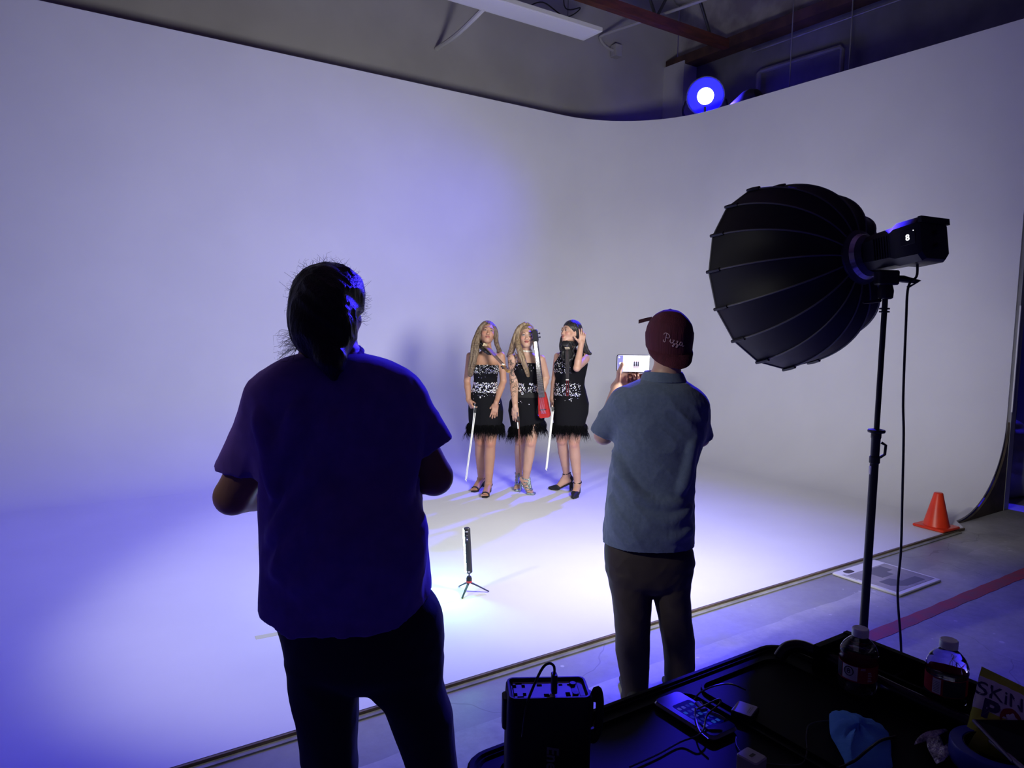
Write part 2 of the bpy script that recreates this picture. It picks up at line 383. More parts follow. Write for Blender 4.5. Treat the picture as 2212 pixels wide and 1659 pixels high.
mb = MB(); n = len(rings[0]); v = [p for r in rings for p in r]; f = []
for i in range(len(rings) - 1):
    for j in range(n - 1): f.append((i * n + j, (i + 1) * n + j, (i + 1) * n + j + 1, i * n + j + 1))
fl = [(UL, 2.84, ZF), (6.62, 2.84, ZF)]; base = len(v); v += fl
f.append(tuple([base, base + 1] + [n - 1 - j for j in range(n)]))
mb.add(v, f)
TH = 0.018; rings2 = []
for i in range(17):
    a = math.pi / 2 * i / 16; rings2.append([(x, y, max(0.001, ZF + RC - (RC + TH) * math.cos(a))) for x, y in plan(RC - (RC + TH) * math.sin(a))])
rings2.append([(x, y, HW) for x, y in plan(-TH)])
v2 = [p for r in rings2 for p in r]
mb.add(v2, [(i * n + j, i * n + j + 1, (i + 1) * n + j + 1, (i + 1) * n + j) for i in range(len(rings2) - 1) for j in range(n - 1)], 1)
top = rings[-1] + rings2[-1]; mb.add(top, [(j, j + 1, n + j + 1, n + j) for j in range(n - 1)], 0)
e1 = [r[-1] for r in rings]; e2 = [r[-1] for r in rings2[:17]] + [(rings2[-1][-1][0], rings2[-1][-1][1], z) for z in (1.6, 2.6, 3.6, HW)]; k = len(e1)
mb.add(e1 + e2, [(j, k + j, k + j + 1, j + 1) for j in range(k - 1)], 2)
o = stage_obj(mb, 'wall_cyclorama', [M_cyc, M_dark, M_white], True, 30); struct(o)
# white facing strip capping the open end of the right wall, stage edge lip
mb = MB(); mb.box((UL, 2.826, 0.001), (6.62, 2.838, ZF - 0.001), 0); struct(stage_obj(mb, 'trim_1', M_wood, False))
mb = MB(); mb.box((UL, 2.795, 0.0005), (6.5, 2.825, 0.008), 0); struct(stage_obj(mb, 'trim_2', mat('dusty_caulk', (0.34, 0.34, 0.30), 0.9, c2=(0.22, 0.22, 0.20), scale=6), False))
# end rib of the cove (plywood profile) and metal post behind the end of the right wall
mb = MB(); prof = []
for i in range(17):
    a = math.pi / 2 * i / 16; prof.append((UW - RC * (1 - math.sin(a)) + 0.02, 0.001 + RC * (1 - math.cos(a))))
ring = [(x, z) for x, z in prof] + [(UW + 0.03, 1.05), (UW + 0.14, 1.05), (UW + 0.13, 0.001)]
inner = [(x, 2.975, z) for x, z in ring]; outer = [(x, 2.955, z) for x, z in ring]
mb.loft([outer, inner]); struct(stage_obj(mb, 'trim_3', mat('rib_plywood', (0.09, 0.07, 0.055), 0.9, c2=(0.05, 0.04, 0.03), scale=6), False))
mb = MB(); mb.box((UW + 0.02, 2.95, 0.001), (UW + 0.115, 3.05, HW - 0.05)); struct(stage_obj(mb, 'trim_4', M_stud, False))
mb = MB(); mb.box((UW + 0.002, 2.940, 0.95), (UW + 0.018, 2.952, 1.95)); struct(stage_obj(mb, 'trim_5', M_white, False))

# room behind
mb = MB(); mb.box((-9, 9.0, -0.05), (9.3, 9.2, 7.6)); struct(stage_obj(mb, 'wall_rear', M_gray, False))
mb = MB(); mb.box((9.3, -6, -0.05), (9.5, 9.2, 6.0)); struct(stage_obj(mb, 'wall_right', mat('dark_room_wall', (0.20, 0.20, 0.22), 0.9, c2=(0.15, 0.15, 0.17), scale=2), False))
mb = MB(); mb.box((9.32, -6, 6.0), (9.5, 9.0, 7.5)); struct(stage_obj(mb, 'wall_insulated', M_insul, False))
mb = MB(); mb.box((9.02, -6, 5.93), (9.32, 8.98, 6.08)); struct(stage_obj(mb, 'trim_6', M_beamdark, False))
mb = MB(); mb.box((-9, -6, 7.25), (9.5, 9.2, 7.4)); struct(stage_obj(mb, 'ceiling', M_deck, False))
mb = MB(); mb.box((9.0, 8.55, 4.0), (9.9, 9.0, 5.98)); struct(stage_obj(mb, 'wall_pilaster', mat('pale_pilaster', (0.62, 0.62, 0.64), 0.8), False))
# insulation batts hanging between joists near the corner
random.seed(3)
mb = MB(); NX, NY = 46, 30; v = []
for i in range(NX):
    for j in range(NY):
        u_ = 5.6 + 3.7 * i / (NX - 1); v_ = 6.4 + 2.58 * j / (NY - 1); v.append((u_, v_, 7.12 + 0.07 * math.sin(u_ * 5.1 + math.sin(v_ * 3)) + random.uniform(-0.03, 0.03)))
f = [(i * NY + j, i * NY + j + 1, (i + 1) * NY + j + 1, (i + 1) * NY + j) for i in range(NX - 1) for j in range(NY - 1)]
mb.add(v, f); o = stage_obj(mb, 'insulation_batt', M_insul, True, None); tag(o, 'crumpled white insulation sheet under the roof above the room corner', 'insulation')
o.modifiers.new('thick', 'SOLIDIFY').thickness = 0.03

def truss(v0, u0, u1, z, label, hgt=1.05, pitch=1.15):
    t = thing('roof_truss', label, 'truss', W(u0, v0, z), UROT, 'roof trusses')
    L = u1 - u0; mb = MB(); mb.box((0, -0.06, 0), (L, 0.06, 0.13)); mb.build('bottom_chord', M_rust, t, False)
    mb = MB(); mb.box((0, -0.06, hgt), (L, 0.06, hgt + 0.1)); mb.build('top_chord', M_beamdark, t, False)
    k = 0; x = L - 0.35
    while x > 0.2:
        nx = x - pitch / 2; zz = (0.1, hgt + 0.02) if k % 2 == 0 else (hgt + 0.02, 0.1)
        MB().tube([(x, 0, zz[0]), (nx, 0, zz[1])], 0.022, n=8).build('web_bar', M_steel, t); x = nx; k += 1
    return t
truss(7.72, 1.6, 9.03, 5.92, 'red-brown roof truss nearest the rear wall, ending on the dark ledge beam')
truss(5.35, 1.6, 9.03, 5.98, 'dark roof truss in front of the red-brown one, fading into blue shadow')
truss(3.0, 1.6, 9.03, 5.98, 'darkest roof truss at the top right of the photo above the wall edge')
# thin joist lines further right
for k, (v_, z_) in enumerate(((6.55, 6.5),)):
    mb = MB(); mb.box((5.5, v_ - 0.05, z_), (9.3, v_ + 0.05, z_ + 0.16)); tag(stage_obj(mb, 'ceiling_joist', M_beamdark, False), 'dark wooden joist under the ceiling between the two trusses', 'beam')

# panel lamp (switched off), bracket, tube lamp, conduit and junction box
P = W(4.62, 7.5, 5.43)
t = thing('panel_light', 'long white rectangular ceiling lamp panel hanging unlit by the rear wall', 'ceiling light', P, UROT)
MB().box((-2.2, -0.14, 0), (1.62, 0.24, 0.05)).build('lamp_housing', M_white, t, False)
MB().box((-2.15, -0.11, -0.004), (1.57, 0.21, 0.0)).build('diffuser', mat('frosted_diffuser', (0.8, 0.8, 0.86), 0.3), t, False)
for x in (-0.5, 1.2): MB().tube([(x, 0.05, 0.05), (x, 0.05, 1.55)], 0.004, n=5).build('hanging_wire', M_steel, t)
MB().tube(smooth_path([(0.5, 0.02, 0.05), (0.8, 0.05, 0.22), (1.2, 0.1, 0.16), (1.4, 0.05, 0.3), (1.1, 0.0, 0.24), (1.15, 0.0, 0.9), (1.2, 0, 1.55)]), 0.008, n=6).build('power_cord', M_black, t)
MB().tube(smooth_path([(0.05, 0.2, 0.02), (0.08, 0.9, -0.06), (0.08, 1.48, -0.08)]), 0.03, n=8).build('wall_bracket', M_white, t)
t = thing('junction_box', 'small grey electrical box on the rear wall with a conduit', 'electrical box', W(7.86, 8.92, 5.98), UROT)
MB().box((-0.07, -0.07, -0.09), (0.07, 0.07, 0.09), bev=0.012).build('box_body', M_gray, t)
MB().tube(smooth_path([(-0.05, 0.0, 0.0), (-0.2, 0.0, 0.02), (-0.32, 0.0, 0.1), (-0.3, -0.08, 0.17), (-0.05, -0.9, 0.22), (0.3, -2.4, 0.28), (0.5, -4.0, 0.33)]), 0.022, n=8).build('conduit', M_gray, t)
t = thing('tube_light', 'pale tubular ceiling lamp hanging at the top edge of the photo', 'ceiling light', W(7.05, 5.35, 5.9), UROT)
MB().box((-1.2, -0.09, 0), (0.3, 0.09, 0.06)).build('lamp_housing', M_white, t, False)
for y in (-0.05, 0.05): MB().tube([(-1.15, y, -0.02), (0.27, y, -0.02)], 0.016, n=10).build('lamp_tube', mat('frosted_tube', (0.8, 0.8, 0.85), 0.2), t)
for x in (-1.0, 0.15): MB().tube([(x, 0, 0.06), (x, 0, 1.35)], 0.005, n=5).build('hanging_wire', M_steel, t)
t = thing('panel_light', 'dark square ceiling lamp at the top right edge of the photo', 'ceiling light', W(8.35, 3.6, 6.35), UROT)
MB().box((-0.3, -0.5, 0), (0.3, 0.5, 0.05)).build('lamp_housing', M_gray, t, False)
for y in (-0.4, 0.4): MB().tube([(0, y, 0.05), (0, y, 0.9)], 0.005, n=5).build('hanging_wire', M_steel, t)
# hangers and pipe frame above the right wall
for i, (u_, v_, z0) in enumerate(((8.6, 6.25, 4.9), (8.6, 5.4, 4.9))):
    o = MB().tube([(0, 0, 0), (0, 0, 2.35)], 0.008, n=6).build('hanger_rod', M_stud); o.location = Vector(W(u_, v_, z0)); tag(o, ('thin vertical hanger rod above the cyclorama, the one nearer the blue lamp', 'thin vertical hanger rod above the cyclorama, the one further right')[i], 'rod', 'hanger rods')
o = MB().tube([(0, 0, -0.6), (0, 0, 0.42), (0.02, -0.03, 0.45), (0, -1.3, 0.42), (0, -1.33, 0.38), (0, -1.33, -0.6)], 0.035, n=8).build('pipe_frame', M_stud)
o.location = Vector(W(9.1, 7.15, 5.0)); o.rotation_euler = (0, 0, UROT); tag(o, 'grey bent pipe frame on the wall right of the blue lamp', 'pipe')
o = MB().tube([(0, -1.5, 0), (0, 2.2, 0)], 0.014, n=6).build('conduit', M_stud); o.location = Vector(W(9.0, 5.0, 5.72)); o.rotation_euler = (0, 0, UROT); tag(o, 'long thin conduit running below the dark ledge beam', 'pipe', )

# blue stage lamp
M_ledw = mat('led_core', (1, 1, 1), 0.4, emis=(0.75, 0.78, 1.0), estr=30)
M_ledb = mat('led_blue_bloom', (0.0, 0.0, 0.4), 0.4, emis=(0.0, 0.0, 1.0), estr=5.0)  # oversized glowing blue face stands in for lens bloom around the lamp
t = thing('stage_lamp', 'round stage lamp glowing white and deep blue above the cyclorama corner', 'stage light', LED - 0.13 * (CAM - LED) / np.linalg.norm(CAM - LED) - 0.07 * (LED_AIM - LED) / np.linalg.norm(LED_AIM - LED))
q = Vector(LED_AIM - LED).normalized(); xx = q.cross(Vector((0, 0, 1))).normalized(); FR = frame((0, 0, 0), xx, xx.cross(q) * -1, q)
# aim the visible face a little more to the camera side
q2 = (Vector(CAM) - Vector(LED)).normalized(); q2 = (q + q2).normalized(); xx = q2.cross(Vector((0, 0, 1))).normalized(); FR = frame((0, 0, 0), xx, q2.cross(xx), q2)
MB().lathe([(0.06, -0.28), (0.17, -0.24), (0.22, -0.05), (0.25, 0.03), (0.262, 0.07), (0.25, 0.07), (0.24, 0.03), (0.01, 0.02)], M=FR).build('lamp_body', M_black, t)
MB().lathe([(0.001, 0.031), (0.238, 0.031), (0.238, 0.038), (0.001, 0.038)], M=FR, n=40).build('blue_bloom_disc', M_ledb, t)
MB().lathe([(0.001, 0.06), (0.09, 0.055), (0.112, 0.04)], M=FR, n=32).build('white_lens', M_ledw, t)
MB().tube(smooth_path([Vector(FR @ Vector((0.28, 0, -0.05))), Vector(FR @ Vector((0.30, 0.20, -0.10))), Vector(FR @ Vector((0, 0.33, -0.14))), Vector(FR @ Vector((-0.30, 0.20, -0.10))), Vector(FR @ Vector((-0.28, 0, -0.05)))]), 0.014, n=6).build('yoke', M_black, t)
MB().tube([(0, 0, -0.15), (0.0, 0.0, -0.62)], 0.02).build('mounting_pole', M_black, t)
t.children[-1].location = (0.06, 0.22, 0)
o = MB().lathe([(0.001, -0.3), (0.14, -0.28), (0.17, 0.0), (0.15, 0.08), (0.10, 0.14), (0.001, 0.15)], n=20).build('stage_lamp', M_black); o.location = Vector(W(7.95, 6.35, 4.62)); o.rotation_euler = (1.2, 0, 0.6); tag(o, 'dark unlit stage lamp behind the wall edge right of the blue one', 'stage light')

# floor marks
mb = MB(); 
nT = 60; v = []
random.seed(5)
for i in range(nT + 1):
    u_ = 2.2 + 5.6 * i / nT; w = 0.045 + random.uniform(-0.004, 0.004); v += [(u_, 2.085 - w, 0.0015), (u_, 2.085 + w, 0.0015)]
mb.add(v, [(2 * i, 2 * i + 2, 2 * i + 3, 2 * i + 1) for i in range(nT)])
o = stage_obj(mb, 'floor_stripe', mat('worn_red_paint', (0.55, 0.045, 0.05), 0.6, c2=(0.38, 0.07, 0.07), scale=9, detail=8), False); tag(o, 'worn red painted line across the concrete floor', 'floor marking'); o.modifiers.new('t', 'SOLIDIFY').thickness = 0.001
a = Vector(atz(552, 1378, ZF)); b = Vector(atz(1050, 1284, ZF)); dd = (b - a).normalized(); pp = Vector((-dd.y, dd.x, 0)) * 0.022  # pale strip painted on the floor where the blue light is blocked
o = MB().add([a - pp + Vector((0, 0, .001)), b - pp * 0.7 + Vector((0, 0, .001)), b + pp * 0.7 + Vector((0, 0, .001)), a + pp + Vector((0, 0, .001))], [(0, 1, 2, 3)]).build('floor_stripe', mat('missing_blue_strip', (0.66, 0.68, 0.44), 0.6), None, False, origin=a); tag(o, 'pale yellow strip on the white stage floor imitating missing blue light', 'floor marking'); o.modifiers.new('t', 'SOLIDIFY').thickness = 0.0008
# board mat beside the stage edge
t = thing('floor_board', 'dirty white board lying on the concrete against the stage edge', 'board', W(4.86, 2.56, 0.0), UROT)
MB().box((-0.27, -0.25, 0.001), (0.27, 0.225, 0.016), bev=0.012).build('board', M_white, t)
MB().box((-0.235, -0.215, 0.0165), (0.245, 0.135, 0.0175)).build('worn_surface', mat('worn_board', (0.42, 0.40, 0.35), 0.8, c2=(0.30, 0.29, 0.27), scale=5), t, False)
mt = mat('board_shape', (0.17, 0.17, 0.16), 0.8)
for s_ in ([(0.02, 0.12), (0.16, 0.12), (0.16, 0.03), (0.08, 0.03), (0.08, -0.02), (-0.06, -0.02), (-0.06, 0.06)], [(-0.16, -0.05), (-0.03, -0.05), (0.0, -0.12), (0.17, -0.12), (0.17, -0.19), (-0.06, -0.19), (-0.16, -0.13)]):
    MB().loft([[(x, y, 0.0172) for x, y in s_], [(x, y, 0.0182) for x, y in s_]]).build('painted_shape', mt, t, False)
MB().box((-0.19, 0.15, 0.0158), (-0.10, 0.20, 0.0166), bev=0.02).build('cutout_handle', M_dark, t)
for x in (-0.25, -0.235): MB().box((x, 0.05, 0.0158), (x + 0.006, 0.16, 0.0166)).build('score_mark', mt, t, False)

# traffic cone on the stage corner
M_cone = mat('orange_cone', (0.80, 0.05, 0.012), 0.35, c2=(0.70, 0.04, 0.012), scale=6)
cp = Vector(atz(2022, 1139, ZF + 0.003)); t = thing('traffic_cone', 'small glossy orange traffic cone on the corner of the white stage', 'traffic cone', cp, UROT - 0.05)
MB().box((-0.135, -0.135, 0.0), (0.135, 0.135, 0.022), bev=0.02).build('base_plate', M_cone, t)
MB().lathe([(0.104, 0.022), (0.100, 0.03), (0.038, 0.285), (0.036, 0.298), (0.03, 0.304), (0.001, 0.305)], n=32).build('cone_body', M_cone, t)

# bundle of crumpled plastic in the dark beyond the wall
vv = Vol((-0.5, -0.5, -0.02), (0.5, 0.5, 0.85), 0.03); vv.ell((0, 0, 0.35), (0.4, 0.4, 0.45)); vv.cut(lambda X, Y, Z: 0.0 - Z + 0 * X + 0 * Y); vv.wrinkle(0.05, 9, seed=3); vv.cut(lambda X, Y, Z: -Z + 0 * X + 0 * Y)
v, f = vv.mesh(); o = mesh_obj('crumpled_sheeting', v, f, mat('grey_sheeting', (0.25, 0.25, 0.27), 0.35), None, (0, 0, 0)); o.location = Vector(W(8.45, 3.35, 0)); tag(o, 'heap of crumpled grey sheeting in the dark behind the wall end', 'plastic sheeting')
# ------------------------------------------------------------------ people library
def skin(name, c, rough=0.5):
    m = bpy.data.materials.new(name); m.use_nodes = True; nt = m.node_tree; b = nt.nodes['Principled BSDF']
    at = nt.nodes.new('ShaderNodeAttribute'); at.attribute_name = 'Col'; mx = nt.nodes.new('ShaderNodeMix'); mx.data_type = 'RGBA'; mx.blend_type = 'MULTIPLY'; mx.inputs[0].default_value = 1.0
    mx.inputs[6].default_value = (*c, 1); nt.links.new(at.outputs['Color'], mx.inputs[7])
    n = nt.nodes.new('ShaderNodeTexNoise'); n.inputs['Scale'].default_value = 35; r = nt.nodes.new('ShaderNodeValToRGB'); r.color_ramp.elements[0].color = (0.86, 0.80, 0.78, 1); r.color_ramp.elements[1].color = (1, 1, 1, 1)
    m2 = nt.nodes.new('ShaderNodeMix'); m2.data_type = 'RGBA'; m2.blend_type = 'MULTIPLY'; m2.inputs[0].default_value = 0.6
    nt.links.new(n.outputs['Fac'], r.inputs['Fac']); nt.links.new(mx.outputs[2], m2.inputs[6]); nt.links.new(r.outputs['Color'], m2.inputs[7]); nt.links.new(m2.outputs[2], b.inputs['Base Color'])
    b.inputs['Roughness'].default_value = rough; b.inputs['Subsurface Weight'].default_value = 0.12; b.inputs['Subsurface Radius'].default_value = (0.02, 0.008, 0.004); return m

M_eye = mat('eye_white', (0.7, 0.68, 0.66), 0.3); M_iris = mat('iris', (0.03, 0.025, 0.02), 0.25)
M_lash = mat('dark_lashes', (0.02, 0.014, 0.012), 0.7); M_lip = mat('rose_lips', (0.42, 0.09, 0.08), 0.45)
M_lip2 = mat('nude_lips', (0.50, 0.16, 0.13), 0.5)

def rotm(yaw=0, pitch=0, roll=0):
    """yaw: + turns the face to image right, pitch: + lifts the chin, roll: + tips the head to image right (degrees)"""
    y, p, r = map(math.radians, (yaw, pitch, roll))
    Rz = np.array(Matrix.Rotation(y, 3, 'Z')); Rx = np.array(Matrix.Rotation(-p, 3, 'X')); Ry = np.array(Matrix.Rotation(r, 3, 'Y')); return Ry @ Rz @ Rx

def head(vol, c, R, s=1.0, fem=True, brow=None, lip=None, eyes=True, jaw=1.0, lids=0.5):
    c = np.asarray(c); P = lambda x, y, z: c + R @ (np.array([x, y, z]) * s)
    E_ = lambda p, r, k=0.02, sub=False: vol.ell(P(*p), np.array(r) * s, R, k * s, sub)
    C_ = lambda a, b, ra, rb=None, k=0.02, sub=False: vol.cap(P(*a), P(*b), ra * s, (ra if rb is None else rb) * s, k * s, sub)
    E_((0, 0.02, 0.035), (0.074, 0.094, 0.078), 0.01); E_((0, -0.022, -0.03), (0.059 * jaw, 0.066, 0.08), 0.04)
    E_((0, -0.062, -0.088), (0.022 * jaw, 0.022, 0.02), 0.035)
    for q in (-1, 1):
        C_((q * 0.05 * jaw, 0.0, -0.055), (q * 0.012, -0.062, -0.095), 0.016, 0.012, 0.035); E_((q * 0.036, -0.06, -0.028), (0.022, 0.022, 0.02), 0.03)
        E_((q * 0.0745, 0.012, -0.012), (0.010, 0.02, 0.031), 0.008); E_((q * 0.030, -0.098, 0.004), (0.019, 0.016, 0.0105), 0.016, True)
        E_((q * 0.0105, -0.098, -0.039), (0.0085, 0.009, 0.0075), 0.008)
        E_((q * 0.030, -0.080, 0.003), (0.0135, 0.0125, 0.0115), 0.004)
    C_((-0.034, -0.080, 0.024), (0.034, -0.080, 0.024), 0.008, None, 0.028)
    C_((0, -0.084, 0.008), (0, -0.1035, -0.032), 0.0060, 0.0095, 0.014)
    E_((0, -0.091, -0.0595), (0.021, 0.010, 0.0055), 0.006); E_((0, -0.090, -0.068), (0.017, 0.010, 0.006), 0.006)
    X = MB(); RM = lambda p: frame(P(*p), R[:, 0], R[:, 1], R[:, 2])
    def blob(p, r, mi, n=12):
        v = [(r[0] * s * math.cos(a) * math.cos(b), r[1] * s * math.sin(b), r[2] * s * math.sin(a) * math.cos(b)) for b in np.linspace(-1.45, 1.45, 7) for a in np.arange(n) * 2 * math.pi / n]
        X.add(v, [(i * n + j, i * n + (j + 1) % n, (i + 1) * n + (j + 1) % n, (i + 1) * n + j) for i in range(6) for j in range(n)], mi, RM(p))
    def T(pts, r, mi): X.tube([P(*p) for p in smooth_path([Vector(p) for p in pts], 4)], np.interp(np.linspace(0, 1, 4 * (len(pts) - 1) + 1), np.linspace(0, 1, len(r)), r) * s, mi, 6)
    if eyes:
        for q in (-1, 1):
            if lids > 0.2:
                blob((q * 0.030, -0.0905, 0.0015), (0.0115, 0.0035, 0.0042 * (0.6 + 0.6 * lids)), 1); blob((q * 0.030, -0.0935, 0.0017), (0.0048, 0.002, 0.0044 * (0.6 + 0.5 * lids)), 2)
            T([(q * 0.017, -0.0915, 0.001), (q * 0.024, -0.0955, 0.0062 * lids + .002), (q * 0.034, -0.094, 0.0065 * lids + .002), (q * 0.045, -0.086, 0.002)], (0.0008, 0.0022, 0.0026, 0.001), 3)
            T([(q * 0.019, -0.0915, -0.002), (q * 0.030, -0.0925, -0.0045), (q * 0.042, -0.087, -0.001)], (0.0006, 0.0009, 0.0006), 3)
            T([(q * 0.013, -0.0935, 0.019), (q * 0.026, -0.0945, 0.0255), (q * 0.040, -0.086, 0.0245), (q * 0.050, -0.076, 0.018)], (0.0018, 0.0032, 0.0026, 0.0008), 4)
        T([(-0.021, -0.0925, -0.0610), (-0.010, -0.1005, -0.0565), (0, -0.1015, -0.0580), (0.010, -0.1005, -0.0565), (0.021, -0.0925, -0.0610)], (0.001, 0.0040, 0.0036, 0.0040, 0.001), 5)
        T([(-0.020, -0.0925, -0.0625), (-0.008, -0.0995, -0.0690), (0.008, -0.0995, -0.0690), (0.020, -0.0925, -0.0625)], (0.001, 0.0048, 0.0048, 0.001), 5)
        T([(-0.018, -0.0965, -0.0625), (0, -0.1035, -0.0625), (0.018, -0.0965, -0.0625)], (0.0006, 0.0016, 0.0006), 3)
    return X

def hand(vol, wrist, d, n, thumb, s=0.9, curl=(12, 18, 22, 26), spread=0.10, thumb_out=0.7, k=0.005, tp=None):
    """d: finger direction, n: palm side, thumb: +1/-1 along cross(d, n)"""
    w0 = np.asarray(wrist, float); d = np.asarray(d, float) / np.linalg.norm(d); n = np.asarray(n, float); n = n - d * (n @ d); n /= np.linalg.norm(n); w = np.cross(d, n) * thumb
    R = np.stack([w, n, d], 1)
    vol.cap(w0 - d * 0.02 * s, w0 + d * 0.02 * s, 0.024 * s, 0.024 * s, 0.012)
    vol.box(w0 + d * 0.052 * s, (0.036 * s, 0.0125 * s, 0.042 * s), R, 0.012 * s, 0.012); vol.ell(w0 + d * 0.03 * s + w * 0.022 * s + n * 0.008 * s, (0.016 * s, 0.014 * s, 0.028 * s), R, 0.01)
    for i, (o, L, r) in enumerate(((0.029, 0.070, 0.0086), (0.0098, 0.079, 0.0088), (-0.0098, 0.073, 0.0084), (-0.028, 0.057, 0.0074))):
        p = w0 + (d * (0.090 - 0.004 * abs(i - 1)) + w * o) * s; dd = d + w * (1.5 - i) * spread; dd /= np.linalg.norm(dd); cu = math.radians(curl[i]); rr = r * s; ax = np.cross(dd, n); ax /= np.linalg.norm(ax)
        for q, f in enumerate((0.45, 0.31, 0.24)):
            a = cu * (0.6 if q == 0 else 1.0); Rm = np.array(Matrix.Rotation(a, 3, Vector(ax))); dd = Rm @ dd; p2 = p + dd * L * f * s; vol.cap(p, p2, rr, rr * 0.92, k if q else 0.008); p = p2; rr *= 0.92
    if tp is not None:
        for i in range(len(tp) - 1): vol.cap(tp[i], tp[i + 1], (0.0130 - 0.0022 * i) * s, (0.0108 - 0.0016 * i) * s, 0.008 if i else 0.015)
        return
    t0 = w0 + (d * 0.022 + w * 0.026 + n * 0.006) * s; td = d * 0.72 + w * thumb_out + n * 0.30; td /= np.linalg.norm(td); t1 = t0 + td * 0.042 * s; td2 = td + d * 0.35; td2 /= np.linalg.norm(td2); t2 = t1 + td2 * 0.032 * s
    vol.cap(t0, t1, 0.0125 * s, 0.0105 * s, 0.012); vol.cap(t1, t2, 0.0102 * s, 0.0082 * s, 0.004)

def locks(vol, pts, rs, n=10, amp=0.0, waves=3, r=0.008, spread=1.0, seed=1, k=0.006):
    rnd = random.Random(seed); path = smooth_path([Vector(p) for p in pts], 6); N = len(path); RS = np.interp(np.linspace(0, 1, N), np.linspace(0, 1, len(rs)), rs)
    for q in range(n):
        a, rad, ph = rnd.uniform(0, 6.28), rnd.uniform(0.35, 1.0) * spread, rnd.uniform(0, 6.28); P = []
        for i in range(N):
            t = i / (N - 1); o = RS[i] * rad; P.append(np.array(path[i]) + np.array([math.cos(a) * o + amp * math.sin(waves * 6.28 * t + ph), math.sin(a) * o * 0.7 + amp * 0.7 * math.cos(waves * 6.28 * t + ph), 0]))
        for i in range(N - 1):
            tt = (i + 0.5) / N; rr = r * (0.65 + 0.5 * math.sin(math.pi * min(1, tt * 1.25 + .12))); vol.cap(P[i], P[i + 1], rr, rr * 0.95, k)

def foot(vol, ankle, ball, zf, heel=0.08, s=1.0, toes=True):
    a = np.asarray(ankle, float); b = np.array([ball[0], ball[1], zf + 0.020]); d = b - a; d[2] = 0; d /= np.linalg.norm(d); w = np.array([-d[1], d[0], 0])
    h = a - d * 0.035 * s; h[2] = zf + heel + 0.032
    vol.cap(a, h, 0.030 * s, 0.026 * s, 0.02); 
    for q in (-0.014, 0.014): vol.cap(h + w * q * 0.5, b + w * q * 1.3 * s, 0.022 * s, 0.0155 * s, 0.02); vol.cap(a - d * 0.0, b + w * q * s, 0.024 * s, 0.015 * s, 0.02)
    if toes:
        for i, (o, L, r) in enumerate(((-0.030, 0.045, 0.011), (-0.013, 0.045, 0.0085), (0.001, 0.040, 0.008), (0.014, 0.034, 0.0078), (0.026, 0.026, 0.0075))):
            p = b + w * o * s; p[2] = zf + 0.017; e = p + d * L * s; e[2] = zf + 0.013 + 0.002; vol.cap(p, e, r * s, r * 0.85 * s, 0.004)
    return h, b, d, w

def slab(vol, a, b, w, wa, wb, r, k=0.012):
    for q in (-1, -0.5, 0, 0.5, 1): vol.cap(np.asarray(a) + w * q * wa, np.asarray(b) + w * q * wb, r, r, k)

def ring(vol, c, ax, R, r, k=0.003, n=14, ry=None):
    ax = Vector(ax).normalized(); u = ax.cross(Vector((0.3, 1, 0.2))).normalized(); v = ax.cross(u)
    P = [np.array(Vector(c) + u * R * math.cos(6.2832 * i / n) + v * R * math.sin(6.2832 * i / n)) for i in range(n + 1)]
    for i in range(n): vol.cap(P[i], P[i + 1], r, r, k)

